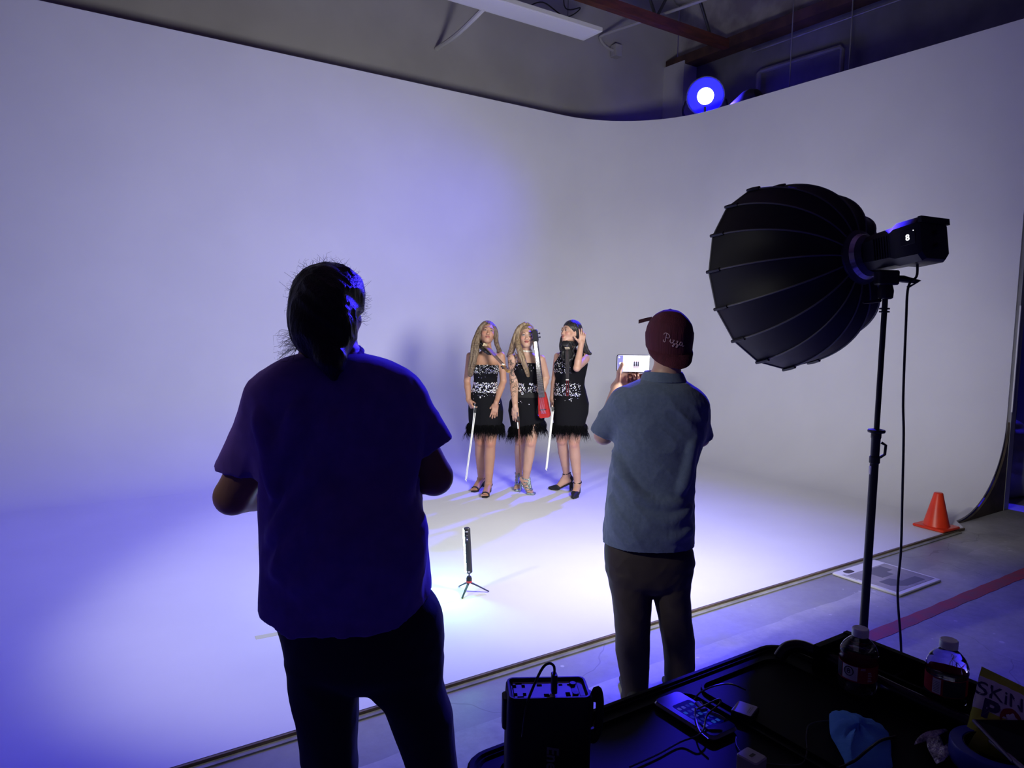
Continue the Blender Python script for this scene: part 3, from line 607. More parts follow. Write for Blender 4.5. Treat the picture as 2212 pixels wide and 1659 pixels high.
def shoe(kind, H, parent, origin, mats, zf, heel, ankle):
    h, b, d, w = H; lo = np.minimum(h, b) - 0.13; hi = np.maximum(np.maximum(h, b), ankle) + 0.13; lo[2] = zf - 0.004
    v = Vol(lo, hi, 0.0028); Z = np.array([0, 0, 1.0]); hp = h - d * 0.004; hb = hp.copy(); hb[2] = zf + heel; tt = b + d * 0.052; tt[2] = zf + 0.0035; bb = b.copy(); bb[2] = zf + 0.004
    pl = 0.0
    if kind == 'platform': pl = 0.012
    slab(v, hb, bb + Z * pl, w, 0.018, 0.030, 0.0055); slab(v, bb + Z * pl * 0.6, tt + Z * pl * 0.6, w, 0.030, 0.020, 0.0055 + pl * 0.5)
    hl = hb - d * 0.012
    if kind == 'platform': v.cap(hl, [hl[0] - d[0] * 0.01, hl[1] - d[1] * 0.01, zf + 0.004], 0.011, 0.0045, 0.01)
    else:
        for q in (-0.012, 0.012):
            for e in (-0.010, 0.010): v.cap(hl + w * q + d * e, np.array([hl[0], hl[1], zf + 0.008]) + w * q + d * e, 0.010, 0.008, 0.004)
    if kind == 'sandal':
        P = [b + w * 0.036 * math.cos(t) + Z * (0.030 * math.sin(t) - 0.008) + d * 0.008 for t in np.linspace(-0.3, 3.44, 9)]
        for i in range(8): v.cap(P[i], P[i + 1], 0.0055, 0.0055, 0.004); v.cap(P[i] + d * 0.008, P[i + 1] + d * 0.008, 0.005, 0.005, 0.004)
        v.ell(h + Z * 0.005 - d * 0.010, (0.024, 0.024, 0.038), None, 0.006)
        v.cut(lambda X, Y, Zz: zf + 0.001 - Zz + 0 * X + 0 * Y); ring(v, ankle + Z * 0.006, Z + d * 0.3, 0.037, 0.0066)
    elif kind == 'pump':
        for q in (-1, 0, 1): v.cap(b + w * q * 0.019 + Z * 0.008 - d * .012, tt + w * q * 0.004 + d * 0.022 + Z * 0.012, 0.0235, 0.011, 0.012)
        v.ell(h + Z * 0.004 - d * 0.006, (0.031, 0.031, 0.036), None, 0.01); ring(v, ankle + Z * 0.012, Z + d * 0.25, 0.0365, 0.0068)
        v.cap(h - d * 0.022 + Z * 0.02, ankle - d * 0.034 + Z * 0.012, 0.008, 0.006, 0.006)
    else:
        for j, (p0, rr) in enumerate(((0.0, 0.034), (0.28, 0.032), (0.52, 0.031), (0.76, 0.033))):
            c = b * (1 - p0) + ankle * p0 + Z * 0.010; ax = (ankle - b); ring(v, c - Z * 0.006, ax * 1.0 + d * (0.06 * (j % 2)), rr, 0.0062)
        for q in (-1, 1): v.cap(b + w * q * 0.024 + Z * 0.03 + d * 0.01, ankle + d * 0.034 + w * q * 0.006 + Z * 0.01, 0.0065, 0.0065, 0.004)
        v.cap(b + Z * 0.036 + d * 0.012, ankle + d * 0.040 + Z * 0.02, 0.011, 0.012, 0.006); ring(v, ankle + Z * 0.014, Z + d * 0.2, 0.037, 0.007); v.ell(h + Z * 0.005 - d * 0.010, (0.024, 0.024, 0.034), None, 0.006)
    v.cut(lambda X, Y, Zz: zf + 0.001 - Zz + 0 * X + 0 * Y)
    q, f = v.mesh(); return mesh_obj('shoe', q, f, mats, parent, origin)

def feathers(rows, z0, z1, n, parent, origin, M, seed=2, drop=(0.04, 0.10), slant=None):
    """ragged feather trim around a hem; rows as in loft"""
    rnd = random.Random(seed); R = np.array(sorted(rows)); mb = MB()
    for i in range(n):
        z = rnd.uniform(z0, z1); a = rnd.uniform(0, 6.283); cx, ra, cy, rb = [np.interp(z, R[:, 0], R[:, c]) for c in (1, 2, 3, 4)]
        zz = z + (slant(cx + ra * math.cos(a)) if slant else 0); p = Vector((cx + (ra - 0.004) * math.cos(a), cy + (rb - 0.004) * math.sin(a), zz)); o = Vector((math.cos(a), math.sin(a), 0)); L = rnd.uniform(*drop); ou = rnd.uniform(0.15, 0.85); sw = rnd.uniform(-0.5, 0.5)
        t = Vector((-o.y, o.x, 0)); pts = [p]
        for q in range(3): f = (q + 1) / 3; pts.append(p + o * L * ou * f * (1.3 - 0.5 * f) + t * L * sw * f - Vector((0, 0, 1)) * L * (0.35 * f + 0.65 * f * f))
        mb.tube(pts, [0.0014, 0.0020, 0.0014, 0.0004], 0, 3)
    return mb.build('feather_trim', M, parent, True, origin, angle=None)

M_gem = mat('crystal_stone', (0.85, 0.86, 0.92), 0.12, metal=1.0); M_gem2 = mat('pale_crystal', (0.62, 0.62, 0.62), 0.2)
def gems(v, f, bands, seed=4):
    """faceted stones set on a cloth surface: bands of (z0, z1, count, size, xlo, xhi)"""
    rnd = random.Random(seed); mb = MB(); q = v[f]; c = q.mean(1); nrm = np.cross(q[:, 2] - q[:, 0], q[:, 3] - q[:, 1]); nrm /= np.maximum(np.linalg.norm(nrm, axis=1), 1e-12)[:, None]
    for z0, z1, cnt, sz, xl, xh in bands:
        I = np.where((c[:, 2] > z0) & (c[:, 2] < z1) & (c[:, 0] > xl) & (c[:, 0] < xh) & (nrm[:, 1] < -0.15))[0]
        if not len(I): continue
        for k in range(cnt):
            i = I[rnd.randrange(len(I))]; n_ = Vector(nrm[i]); t = n_.cross(Vector((rnd.uniform(-1, 1), 0.1, rnd.uniform(-1, 1)))).normalized(); b = n_.cross(t)
            s1 = sz * rnd.uniform(0.24, 0.58) * (1.5 if rnd.random() < 0.14 else 1.0); s2 = s1 * rnd.uniform(0.45, 0.9); nn = n_ + Vector((rnd.uniform(-.35, .35), 0, rnd.uniform(-.35, .35))); p = Vector(c[i]); m = 6; vs = []
            for (ss, h) in ((1.0, 0.0005), (0.62, 0.0028)): vs += [p + t * s1 * ss * math.cos(6.283 * j / m) + b * s2 * ss * math.sin(6.283 * j / m) + nn * h for j in range(m)]
            mb.add(vs, [tuple(range(m, 2 * m))] + [(j, (j + 1) % m, m + (j + 1) % m, m + j) for j in range(m)], 1 if rnd.random() > 0.35 else 2)
    return mb

def hide_skin(Y): pass
# ------------------------------------------------------------------ the three performers
M_dress = mat('black_dress_fabric', (0.004, 0.004, 0.006), 0.85, bump=0.05, bscale=220, spec=0.2)
M_feather = mat('black_feathers', (0.003, 0.003, 0.004), 0.9, spec=0.15)
M_bshoe = mat('black_suede', (0.012, 0.012, 0.013), 0.7)
M_glit = mat('silver_green_glitter', (0.55, 0.62, 0.58), 0.25, metal=0.9, c2=(0.16, 0.22, 0.20), scale=160, bump=0.5, bscale=220)
M_bows = mat('white_bow_hair', (0.86, 0.86, 0.78), 0.5); M_bowd = mat('brown_bow_stick', (0.16, 0.06, 0.04), 0.4)
M_silver = mat('polished_silver', (0.8, 0.8, 0.8), 0.2, metal=1.0)

def rowf(Y):
    def row(py, xl, xr, dep, dy=0.0): a, b = aty(xl, py, Y + dy), aty(xr, py, Y + dy); return ((a[2] + b[2]) / 2, (a[0] + b[0]) / 2, (b[0] - a[0]) / 2, Y + dy, dep)
    return row

def person(name_label, base):
    return thing('person', name_label, 'person', base)

def hair_mat(name, c, c2, rough=0.42): return mat(name, c, rough, c2=c2, scale=26, stretch=(5, 5, 0.5), bump=0.45, bscale=60, detail=3)

def build_woman(label, Y, base_px, hc, HR, neck, torso, dress, arms, legs, skin_c, browM, lipM, lids, hairfn, hairM, bandsf, shoekind, tattoo=False, seed=1, slant=None, lo=None, hi=None, jaw=0.95, hs=0.96, bust=None, hemz=None):
    ZS = ZF; base = np.array([*aty(base_px[0], base_px[1], Y)[:2], ZS]); P = person(label, base)
    lo_ = np.array([base[0] - 0.42, Y - 0.42, ZS - 0.01]); hi_ = np.array([base[0] + 0.42, Y + 0.42, ZS + 1.80]); hi_[2] = hc[2] + 0.17
    b = Vol(lo_, hi_, 0.0045)
    b.loft(torso, 0.03, 2.2)
    if bust: 
        for q in bust: b.ell(q, (0.058, 0.055, 0.055), None, 0.04)
    b.cap(hc + HR @ np.array([0, 0.022, -0.05]), neck, 0.043, 0.048, 0.03)
    X = head(b, hc, HR, hs, True, lids=lids, jaw=jaw)
    for A in arms:
        s_, e_, w_ = A['p']; r = A.get('r', (0.046, 0.036, 0.024)); b.cap(s_, e_, r[0], r[1] * 1.05, 0.035); m_ = e_ * 0.7 + w_ * 0.3; b.cap(e_, m_, r[1], r[1] * 1.04, 0.008); b.cap(m_, w_, r[1] * 1.04, r[2], 0.006)
        hand(b, w_, **A['h'])
    F = []
    for L in legs:
        h_, k_, a_, ball = L; hip = np.asarray(h_); b.cap(hip, k_, 0.088, 0.054, 0.04); c1 = k_ * 0.66 + a_ * 0.34 + np.array([0, 0.012, 0]); c2_ = k_ * 0.3 + a_ * 0.7; b.cap(k_, c1, 0.0515, 0.0535, 0.006); b.cap(c1, c2_, 0.0535, 0.042, 0.006); b.cap(c2_, a_, 0.042, 0.032, 0.006)
        b.ell(k_ + np.array([0, -0.022, 0]), (0.034, 0.036, 0.045), None, 0.012)
        F.append((foot(b, a_, ball, ZS + (0.014 if shoekind == 'platform' else 0.006), 0.075 if shoekind != 'platform' else 0.095, toes=(shoekind != 'pump')), a_))
    v, f = b.mesh()
    col = np.ones((len(v), 3)); n = vnoise(v * 14, 3); col *= (0.93 + 0.14 * n)[:, None]
    hd = np.linalg.norm(v - hc, axis=1) < 0.14; lc = (v - hc) @ HR / hs
    for q in (-1, 1):
        ek = np.exp(-(((lc[:, 0] - q * 0.030) / 0.020) ** 2 + ((lc[:, 2] - 0.006) / 0.012) ** 2)) * (lc[:, 1] < -0.05); col *= (1 - 0.42 * ek)[:, None]
        ck = np.exp(-(((lc[:, 0] - q * 0.040) / 0.018) ** 2 + ((lc[:, 2] + 0.028) / 0.018) ** 2)) * (lc[:, 1] < -0.03); col *= 1 - ek[:, None] * 0; col[:, 1:] *= (1 - 0.22 * ck)[:, None]
    for L in legs:
        kk = np.exp(-((np.linalg.norm(v - (L[1] + np.array([0, -0.05, 0])), axis=1) / 0.05) ** 2)); col[:, 1:] *= (1 - 0.18 * kk)[:, None]
    if tattoo:
        s_, e_, w_ = arms[0]['p']; nn = vnoise(v * 34, 9); n2 = vnoise(v * 60 + 9, 12); line = (np.abs(nn - 0.5) < 0.055) | (np.abs(n2 - 0.5) < 0.035)
        dd = np.minimum(seg_d(v, s_, e_), seg_d(v, e_, w_)); m_ = line & (dd < 0.075) & (v[:, 0] < s_[0] + 0.05) & (v[:, 2] > w_[2] + 0.06) & (v[:, 2] < s_[2] + 0.03) & (vnoise(v * 9, 4) > 0.36)
        col[m_] = col[m_] * np.array([0.22, 0.27, 0.30])
    Ms = skin('skin_' + str(seed), skin_c)
    o = mesh_obj('body', v, f, [Ms, M_eye, M_iris, M_lash, browM, lipM], P, base, X, col)
    # dress
    d = Vol(np.array([base[0] - 0.36, Y - 0.3, dress[0][0] - 0.2]) if False else np.array([base[0] - 0.36, Y - 0.34, min(r[0] for r in dress) - 0.05]), np.array([base[0] + 0.36, Y + 0.34, max(r[0] for r in dress) + 0.06]), 0.0045)
    d.loft(dress, 0.02, 2.25)
    if bust:
        for q in bust: d.ell(np.array(q) + np.array([0, -0.004, -0.004]), (0.064, 0.063, 0.060), None, 0.04)
        zt = max(r[0] for r in dress); d.cut(lambda X, Y_, Z: Z - zt + 0 * X + 0 * Y_)
    if slant: d.cut(lambda X, Y_, Z: (hemz + slant(X)) - Z + 0 * Y_)
    d.wrinkle(0.0035, 9, (1, 1, 0.45), seed=seed + 2)
    dv, df = d.mesh(); G = gems(dv, df, bandsf, seed)
    mesh_obj('dress', dv, df, [M_dress, M_gem, M_gem2], P, base, G)
    z0 = min(r[0] for r in dress) if hemz is None else hemz
    feathers(dress, z0 + 0.002, z0 + 0.06, 3600, P, base, M_feather, seed, slant=slant, drop=(0.02, 0.065))
    feathers(dress, z0 - 0.005, z0 + 0.012, 420, P, base, M_feather, seed + 1, slant=slant, drop=(0.05, 0.12))
    for H, a_ in F: shoe(shoekind, H, P, base, {'platform': M_glit}.get(shoekind, M_bshoe), ZS, 0.075 if shoekind != 'platform' else 0.095, a_)
    # hair
    h = Vol(np.array([base[0] - 0.3, Y - 0.30, hc[2] - 0.62]), np.array([base[0] + 0.3, Y + 0.3, hc[2] + 0.17]), 0.0030)
    PL = lambda x, y, z: hc + HR @ (np.array([x, y, z]) * hs)
    hairfn(h, PL, HR)
    h.wrinkle(0.0030, 95, (1, 1, 0.06), seed=seed)
    hv, hf = h.mesh(); mesh_obj('hair', hv, hf, hairM, P, base)
    return P, base

def seg_d(v, a, b):
    d = b - a; t = np.clip(((v - a) @ d) / (d @ d), 0, 1); return np.linalg.norm(v - a - t[:, None] * d, axis=1)

M_browd = mat('dark_brows', (0.06, 0.035, 0.025), 0.8); M_browl = mat('brown_brows', (0.16, 0.09, 0.05), 0.8)

# ---- first performer: wavy dark blonde hair, hands down
Y = 6.95; J = lambda px, py, dy=0.0: aty(px, py, Y + dy); row = rowf(Y)
hc = J(1052.5, 718, -0.01); HR = rotm(8, 14, 7)
torso = [row(*r) for r in ((757, 1043, 1061, .045), (763, 1030, 1073, .05), (768, 1020, 1079, .06), (778, 1016, 1081, .075), (792, 1023, 1074, .088), (815, 1026, 1072, .085), (836, 1024, 1071, .075), (858, 1018, 1079, .09), (885, 1015, 1084, .10), (905, 1016, 1083, .10))]
dress = [row(*r) for r in ((787, 1022, 1077, .100), (800, 1021, 1077, .105), (820, 1024, 1074, .097), (838, 1021, 1075, .09), (852, 1016, 1079, .10), (866, 1013, 1084, .112), (885, 1011.5, 1087, .12), (905, 1012, 1086, .12), (926, 1014, 1083, .115))]
bands = [(J(1106, 806)[2], J(1106, 788)[2], 210, .0105, -9, 9), (J(1106, 818)[2], J(1106, 800)[2], 22, .011, -9, 9), (J(1106, 848)[2], J(1106, 826)[2], 230, .017, -9, 9), (J(1106, 856)[2], J(1106, 844)[2], 26, .010, -9, 9), (J(1106, 878)[2], J(1106, 852)[2], 9, .013, -9, 9)]
arms = [dict(p=(J(1015.5, 769), J(1009, 823, .03), J(1012.5, 865, -.06)), r=(.037, .031, .022), h=dict(d=J(1022, 884, -.10) - J(1012.5, 865, -.06), n=(1, .3, -.1), thumb=1, s=.86, curl=(50, 55, 60, 65), spread=.02, thumb_out=.5)),
        dict(p=(J(1083, 768), J(1087.5, 823, .02), J(1071, 872, -.12)), r=(.037, .031, .022), h=dict(d=(-.14, -.03, -1), n=(-.15, 1, 0), thumb=-1, s=.88, curl=(8, 10, 14, 12), spread=.10, thumb_out=.45))]
lb1 = atz(1027, 1061, ZF); lb2 = atz(1049, 1073, ZF)
legs = [(J(1034, 892, .03), J(1037, 953, .06), J(1039.5, 1034, .20), lb1), (J(1064, 892, 0), J(1059, 957, -.05), J(1055, 1048, -.02), lb2)]
def hair1(h, PL, R):
    h.ell(PL(0, .028, .040), (.081, .095, .082), R, .02); h.ell(PL(0, -.105, -.035), (.053, .085, .088), R, .012, True)
    h.ell(PL(0, .06, -.03), (.07, .05, .09), R, .03)
    for s_ in range(3): locks(h, [J(1048, 697, -.03), J(1037, 710, -.03), J(1030, 730, -.05), J(1025, 758, -.09), J(1019, 785, -.10), J(1016, 811, -.10)], (.003, .010, .024, .034, .032, .010), 17, .006, 2.2, .0085, 1, 20 + s_, .010)
    locks(h, [J(1058, 697, 0), J(1068, 708, 0), J(1071, 724, .0), J(1073, 742, .02), J(1078, 757, .05), J(1077, 768, .07)], (.003, .008, .014, .017, .018, .008), 18, .005, 2, .008, 1, 33, .010)
build_woman('person in black crystal dress, wavy dark blonde hair, leftmost of the three performers', Y, (1046, 1075), hc, HR, J(1052, 762, .01), torso, dress, arms, legs,
            (0.46, 0.25, 0.16), M_browd, M_lip2, 0.30, hair1, hair_mat('dark_blonde_hair', (0.075, 0.048, 0.03), (0.20, 0.14, 0.085)), bands, 'sandal', seed=1,
            bust=[J(1037, 797, -.055), J(1063, 797, -.055)])
# violin held under the chin, neck toward the camera
p0 = Vector(J(1054, 757, -.12)); p1 = Vector(J(1085, 790, -.36)); p2 = Vector(J(1098, 802, -.45))
def violin(p0, p1, p2, upw, label, Mboard, Mscroll, Mbody, rest_pts, sc=1.0):
    ax = (p2 - p0).normalized(); up = Vector(upw); up = (up - ax * up.dot(ax)).normalized(); sd = ax.cross(up); t = thing('electric_violin', label, 'violin', p0)
    L = (p1 - p0).length; FR = frame((0, 0, 0), sd, ax, up)
    # body: open curved frame
    v = Vol((-0.14, -0.22, -0.06), (0.14, 0.10, 0.07), 0.0035)
    v.box((0, -0.05, -0.012), (0.028, 0.10, 0.014), None, 0.01, 0.01)
    P = [(0.0, 0.03), (0.040, 0.02), (0.060, -0.02), (0.046, -0.065), (0.068, -0.11), (0.045, -0.155), (0, -0.165)]
    for a, b in zip(P[:-1], P[1:]):
        for q in (-1, 1): v.cap((a[0] * q, a[1], -0.008), (b[0] * q, b[1], -0.008), 0.011, 0.011, 0.008)
    v.ell((0.02, -0.14, 0.010), (0.040, 0.034, 0.010), None, 0.01); v.box((0, -0.06, -0.014), (0.045, 0.09, 0.008), None, 0.008, 0.01)
    for q in (-1, 1): v.cap((0.06 * q, -0.13, -0.01), (0.055 * q, -0.17, -0.045), 0.011, 0.012, 0.01)
    v.cap((-0.06, -0.17, -0.05), (0.06, -0.17, -0.05), 0.012, 0.012, 0.01)
    vv, vf = v.mesh(); M3 = np.array(FR)[:3, :3]; mesh_obj('violin_body', vv @ M3.T, vf, Mbody, t, (0, 0, 0))
    MB().loft([[(-.011, .0, .006), (.011, .0, .006), (.011, .0, .018), (-.011, .0, .018)][::-1] if 0 else [(-w, y, z0), (w, y, z0), (w, y, z0 + .011), (-w, y, z0 + .011)] for y, w, z0 in ((-0.05, .021 * sc, .012), (L, .0135 * sc, .004))], 0, FR).build('fingerboard', Mboard, t)
    MB().box((-.022, -.085, .002), (.022, -.080, .036), 0, FR).build('bridge', mat('maple_bridge', (0.75, 0.62, 0.42), 0.5), t)
    for k in range(4): MB().tube([FR @ Vector((-.008 + k * .0053, -.15, .012)), FR @ Vector((-.008 + k * .0053, -.083, .037)), FR @ Vector((-.006 + k * .004, L, .017))], .0006, n=4).build('string', M_silver, t)
    MB().box((-.014, L, .004), (.014, L + .006, .019), 0, FR).build('nut', mat('bone_nut', (0.8, 0.78, 0.7), 0.4), t)
    L2 = (p2 - p0).length; mb = MB(); mb.box((-.011, L, -.012), (-.006, L2, .008), 0, FR); mb.box((.006, L, -.012), (.011, L2, .008), 0, FR); mb.box((-.011, L2 - .008, -.014), (.011, L2 + .004, .008), 0, FR)
    mb.lathe([(.001, -.012), (.011, -.01), (.011, .01), (.001, .012)], 0, FR @ Matrix.Translation((0, L2 + .004, .002)) @ Matrix.Rotation(math.pi / 2, 4, 'Y'), 14); mb.build('scroll', Mscroll, t)
    for k in range(4):
        q = 1 if k % 2 else -1; MB().tube([FR @ Vector((0, L + .018 + .014 * k, -.002)), FR @ Vector((q * .024, L + .018 + .014 * k, -.002)), FR @ Vector((q * .025, L + .018 + .014 * k, -.002)), FR @ Vector((q * .034, L + .018 + .014 * k, -.002))], [.003, .003, .007, .008], n=8).build('peg', M_black, t)
    return t
M_gold = mat('gold_lacquer', (0.62, 0.36, 0.10), 0.3, metal=0.5); M_tanb = mat('tan_fingerboard', (0.26, 0.16, 0.12), 0.4); M_wine = mat('dark_red_lacquer', (0.10, 0.008, 0.012), 0.3)
violin(p0, p1, p2, (0.55, -0.6, 0.5), 'black electric violin with tan fingerboard and gold scroll under the chin of the leftmost performer', M_tanb, M_gold, M_black, None, 1.35)
def bow(pa, pb, label, stick, ribbon, wdt=0.006, off=(1, 0, 0), frog=True):
    pa, pb = Vector(pa), Vector(pb); t = thing('violin_bow', label, 'bow', pa); d = (pb - pa); n = d.normalized(); o = Vector(off); o = (o - n * o.dot(n)).normalized()
    MB().tube([Vector((0, 0, 0)) - n * .0, d * .3 + o * .004, d * .7 + o * .002, d], [.0048, .0045, .0036, .003], n=8).build('stick', stick, t)
    q = n.cross(o); MB().loft([[v_ + o * a + q * b for a, b in ((.013 * f - wdt, -.0012), (.013 * f + wdt, -.0012), (.013 * f + wdt, .0012), (.013 * f - wdt, .0012))] for v_, f in ((d * .07, 1.15), (d * .5, 1.0), (d * .985, .8))]).build('bow_hair', ribbon, t, False)
    MB().tube([d * .985, d + o * .008, d + o * .014 + n * .012], [.004, .005, .002], n=6).build('tip', stick, t)
    if frog: MB().loft([[d * k + o * (a * .010 + .009) + q * b * .005 for a, b in ((-1, -1), (1, -1), (1, 1), (-1, 1))] for k in (0.02, 0.09)]).build('frog', M_black, t, False); MB().tube([-n * .03, -n * .005], [.0045, .0055], n=8).build('screw', M_silver, t)
    return t
bow(J(1025.5, 877, -.20), J(1005, 1037, -.24), 'white-haired violin bow hanging from the hand of the leftmost performer', M_bows, M_bows, 0.0038)

# ---- second performer: long straight blonde hair, tattooed arm, electric cello
Y = 6.98; J = lambda px, py, dy=0.0: aty(px, py, Y + dy); row = rowf(Y)
hc = J(1136.5, 725, -.03); HR = rotm(3, 4, 0)
torso = [row(*r) for r in ((760, 1127, 1148, .045), (766, 1114, 1158, .052), (771, 1106, 1168, .062), (782, 1103, 1172, .078), (800, 1111, 1166, .09), (822, 1117, 1163, .086), (840, 1117, 1162, .078), (860, 1108, 1168, .09), (885, 1102, 1173, .10), (905, 1103, 1173, .10))]
dress = [row(*r) for r in ((783, 1110, 1169, .102), (800, 1110, 1167, .106), (822, 1116, 1163, .097), (840, 1116, 1163, .089), (853, 1108, 1167, .10), (868, 1100, 1173, .112), (888, 1098, 1176, .12), (905, 1101, 1176, .12), (935, 1106, 1172, .115))]
bands = [(J(1106, 800)[2], J(1106, 784)[2], 60, .010, -9, 9), (J(1106, 845)[2], J(1106, 826)[2], 180, .016, -9, 9), (J(1106, 870)[2], J(1106, 858)[2], 7, .014, -9, 9)]
arms = [dict(p=(J(1106, 774, -.01), J(1109.5, 826, -.02), J(1113, 879, -.16)), r=(.044, .037, .025), h=dict(d=(.06, -.03, -1), n=(.25, 1, 0), thumb=-1, s=.90, curl=(16, 18, 22, 26), spread=.03, thumb_out=.25)),
        dict(p=(J(1169, 776), J(1179, 815, .06), J(1171, 850, -.02)), r=(.043, .037, .025), h=dict(d=(-.35, -.3, -.8), n=(-.6, .6, 0), thumb=1, s=.88, curl=(40, 40, 45, 50), spread=.02, thumb_out=.4))]
lb1 = atz(1119, 1059, ZF); lb2 = atz(1143, 1067, ZF)
legs = [(J(1122, 892, .03), J(1124, 952, .08), J(1121, 1025, .26), lb1 + np.array([0, .0, 0])), (J(1153, 892, 0), J(1146.5, 955, -.10), J(1135.5, 1036, -.02), lb2)]
def hair2(h, PL, R):
    h.ell(PL(0, .028, .040), (.082, .096, .082), R, .02); h.ell(PL(0.004, -.105, -.034), (.051, .085, .086), R, .012, True); h.ell(PL(0, .06, -.04), (.07, .05, .10), R, .03)
    for s_ in range(2): locks(h, [J(1134, 699, -.04), J(1122, 708, -.05), J(1115, 725, -.05), J(1109, 745, -.04), J(1103, 763, .0), J(1099, 770, .05)], (.003, .010, .018, .022, .020, .012), 22, .002, 1.0, .0085, 1, 40 + s_, .010)
    locks(h, [J(1121, 712, -.055), J(1118, 732, -.07), J(1121, 752, -.11), J(1128, 772, -.13), J(1136, 795, -.135), J(1141, 812, -.12)], (.003, .010, .02, .025, .021, .006), 26, .002, 1.0, .0075, 1, 44, .010)
    locks(h, [J(1140, 699, -.04), J(1149, 708, -.03), J(1153, 722, -.03), J(1153, 738, -.02), J(1155, 752, .03)], (.003, .008, .010, .012, .010), 16, .002, 1, .008, 1, 48)
sl2 = lambda X: -0.22 * (X - 0.16)
build_woman('person in black crystal dress, straight blonde hair, tattooed arm, middle of three performers', Y, (1133, 1072), hc, HR, J(1137, 764, .01), torso, dress, arms, legs,
            (0.56, 0.34, 0.24), M_browl, M_lip, 0.75, hair2, hair_mat('blonde_hair', (0.12, 0.078, 0.045), (0.33, 0.235, 0.135)), bands, 'platform', tattoo=True, seed=5,
            bust=[J(1125, 799, -.055), J(1151, 799, -.055)], slant=lambda X: 0.22 * (X - 0.16), hemz=J(1106, 926)[2])
P2 = [o for o in bpy.data.objects if o.name.startswith('person')][-1]; B2 = np.array(P2.location)
# shoulder strap studs, collar choker and belt belong to the performer
mb = MB()
rnd = random.Random(3)
for k in range(16):
    t_ = k / 15; p = Vector(J(1113.5 + 3.0 * math.sin(t_ * 3) + t_ * 2, 762 + 40 * t_, -.075 - .03 * math.sin(t_ * 3.1))) ; r_ = rnd.uniform(.0045, .0085); mb.add([p + Vector((r_ * math.cos(a), -0.002 + 0.002 * (i == 0), r_ * 1.3 * math.sin(a))) for i in (0,) for a in np.arange(6) * 1.0472] + [p + Vector((0, -.006, 0))], [(j, (j + 1) % 6, 6) for j in range(6)])
mb.build('strap_crystals', M_gem, P2, False, B2)
v = Vol(J(1118, 762) - np.array([.05, .15, .05]), J(1158, 740) + np.array([.05, .15, .05]), .003); ring(v, J(1137, 757, -.0), (0.05, -0.12, 1), .051, .009, n=18); q, f = v.mesh(); mesh_obj('choker', q, f, mat('pale_choker', (0.75, 0.72, 0.6), 0.5), P2, B2)
bl = [r for r in dress]; zb0, zb1 = J(1106, 856)[2], J(1106, 846)[2]
def hemring(z, grow): R_ = np.array(sorted(dress)); cx, ra, cy, rb = [np.interp(z, R_[:, 0], R_[:, c]) for c in (1, 2, 3, 4)]; return [(cx + (ra + grow) * np.sign(math.cos(a)) * abs(math.cos(a)) ** .87, cy + (rb + grow) * np.sign(math.sin(a)) * abs(math.sin(a)) ** .87, z) for a in np.arange(40) * 2 * math.pi / 40]
MB().loft([hemring(zb0, .002), hemring(zb0, .010), hemring(zb1, .010), hemring(zb1, .002)], cap=False).build('belt', mat('black_leather', (0.012, 0.012, 0.013), 0.7, spec=.25), P2, True, B2)
v = Vol(J(1128, 851, -.12) - .04, J(1128, 851, -.12) + .04, .0022); ring(v, J(1128.5, 850.5, -.118), (0, 1, 0), .009, .003, n=12); q, f = v.mesh(); mesh_obj('belt_ring', q, f, M_silver, P2, B2)
# electric cello
t = thing('electric_cello', 'slim red electric cello with a black headstock held by the middle performer', 'electric cello', J(1172, 905, -.19))
top = Vector(J(1158.5, 738, -.17)); bot = Vector(J(1172, 858, -.205)); end = Vector(J(1177, 900, -.21)); ax = (top - end).normalized(); up = Vector((-0.35, -1, 0)); up = (up - ax * up.dot(ax)).normalized(); sd = up.cross(ax) * -1; FR = frame((0, 0, 0), sd, up, ax); O = Vector(J(1172, 905, -.19)); eo = end - O; Mv = Matrix.Translation(eo) @ FR
Lb = (bot - end).length; Lt = (top - end).length
MB().loft([[(-w, -.02, z), (w, -.02, z), (w, .018, z), (-w, .018, z)] for z, w in ((-.01, .040), (.0, .050), (.02, .056), (.10, .048), (.19, .040), (.235, .030))], 0, Mv).build('cello_body', mat('glossy_red_lacquer', (0.42, 0.025, 0.02), 0.28), t, angle=50)
mb = MB(); mb.loft([[(-w, .018, z), (w, .018, z), (w, .030, z), (-w, .030, z)] for z, w in ((Lb - .0, .030), (Lt, .017))], 0, Mv); FBo = mb; FBM = mat('grey_fingerboard', (0.09, 0.08, 0.075), 0.35)
MB().loft([[(-w, -.012, z), (w, -.012, z), (w, .018, z), (-w, .018, z)] for z, w in ((.2, .022), (Lt, .014))], 0, Mv).build('neck', M_black, t, False)
mb = FBo
for k in range(24): z = Lb + (Lt - Lb) * (1 - 0.945 ** (k + 1)) / (1 - 0.945 ** 25) * 1.0; z = Lt - (Lt - Lb) * (1 - 0.945 ** (k + 1)) / (1 - 0.945 ** 25); w = .030 + (.017 - .030) * (z - Lb) / (Lt - Lb); mb.box((-w, .0290, z - .0008), (w, .0315, z + .0008), 1, Mv)
FBo.build('fingerboard', [FBM, mat('nickel_frets', (0.75, 0.74, 0.70), 0.3, metal=1)], t, False)
for k in range(5): x = -.02 + .01 * k; MB().tube([Mv @ Vector((x, .022, .03)), Mv @ Vector((x, .042, .07)), Mv @ Vector((x * .55, .034, Lt))], .0011, n=4).build('string', M_silver, t)
MB().box((-.028, .018, .066), (.028, .040, .073), 0, Mv).build('bridge', M_black, t)
MB().loft([[(-w, -.01, z), (w, -.01, z), (w, .02, z), (-w, .02, z)] for z, w in ((Lt, .018), (Lt + .02, .024), (Lt + .10, .022), (Lt + .115, .014))], 0, Mv).build('headstock', M_black, t, False)
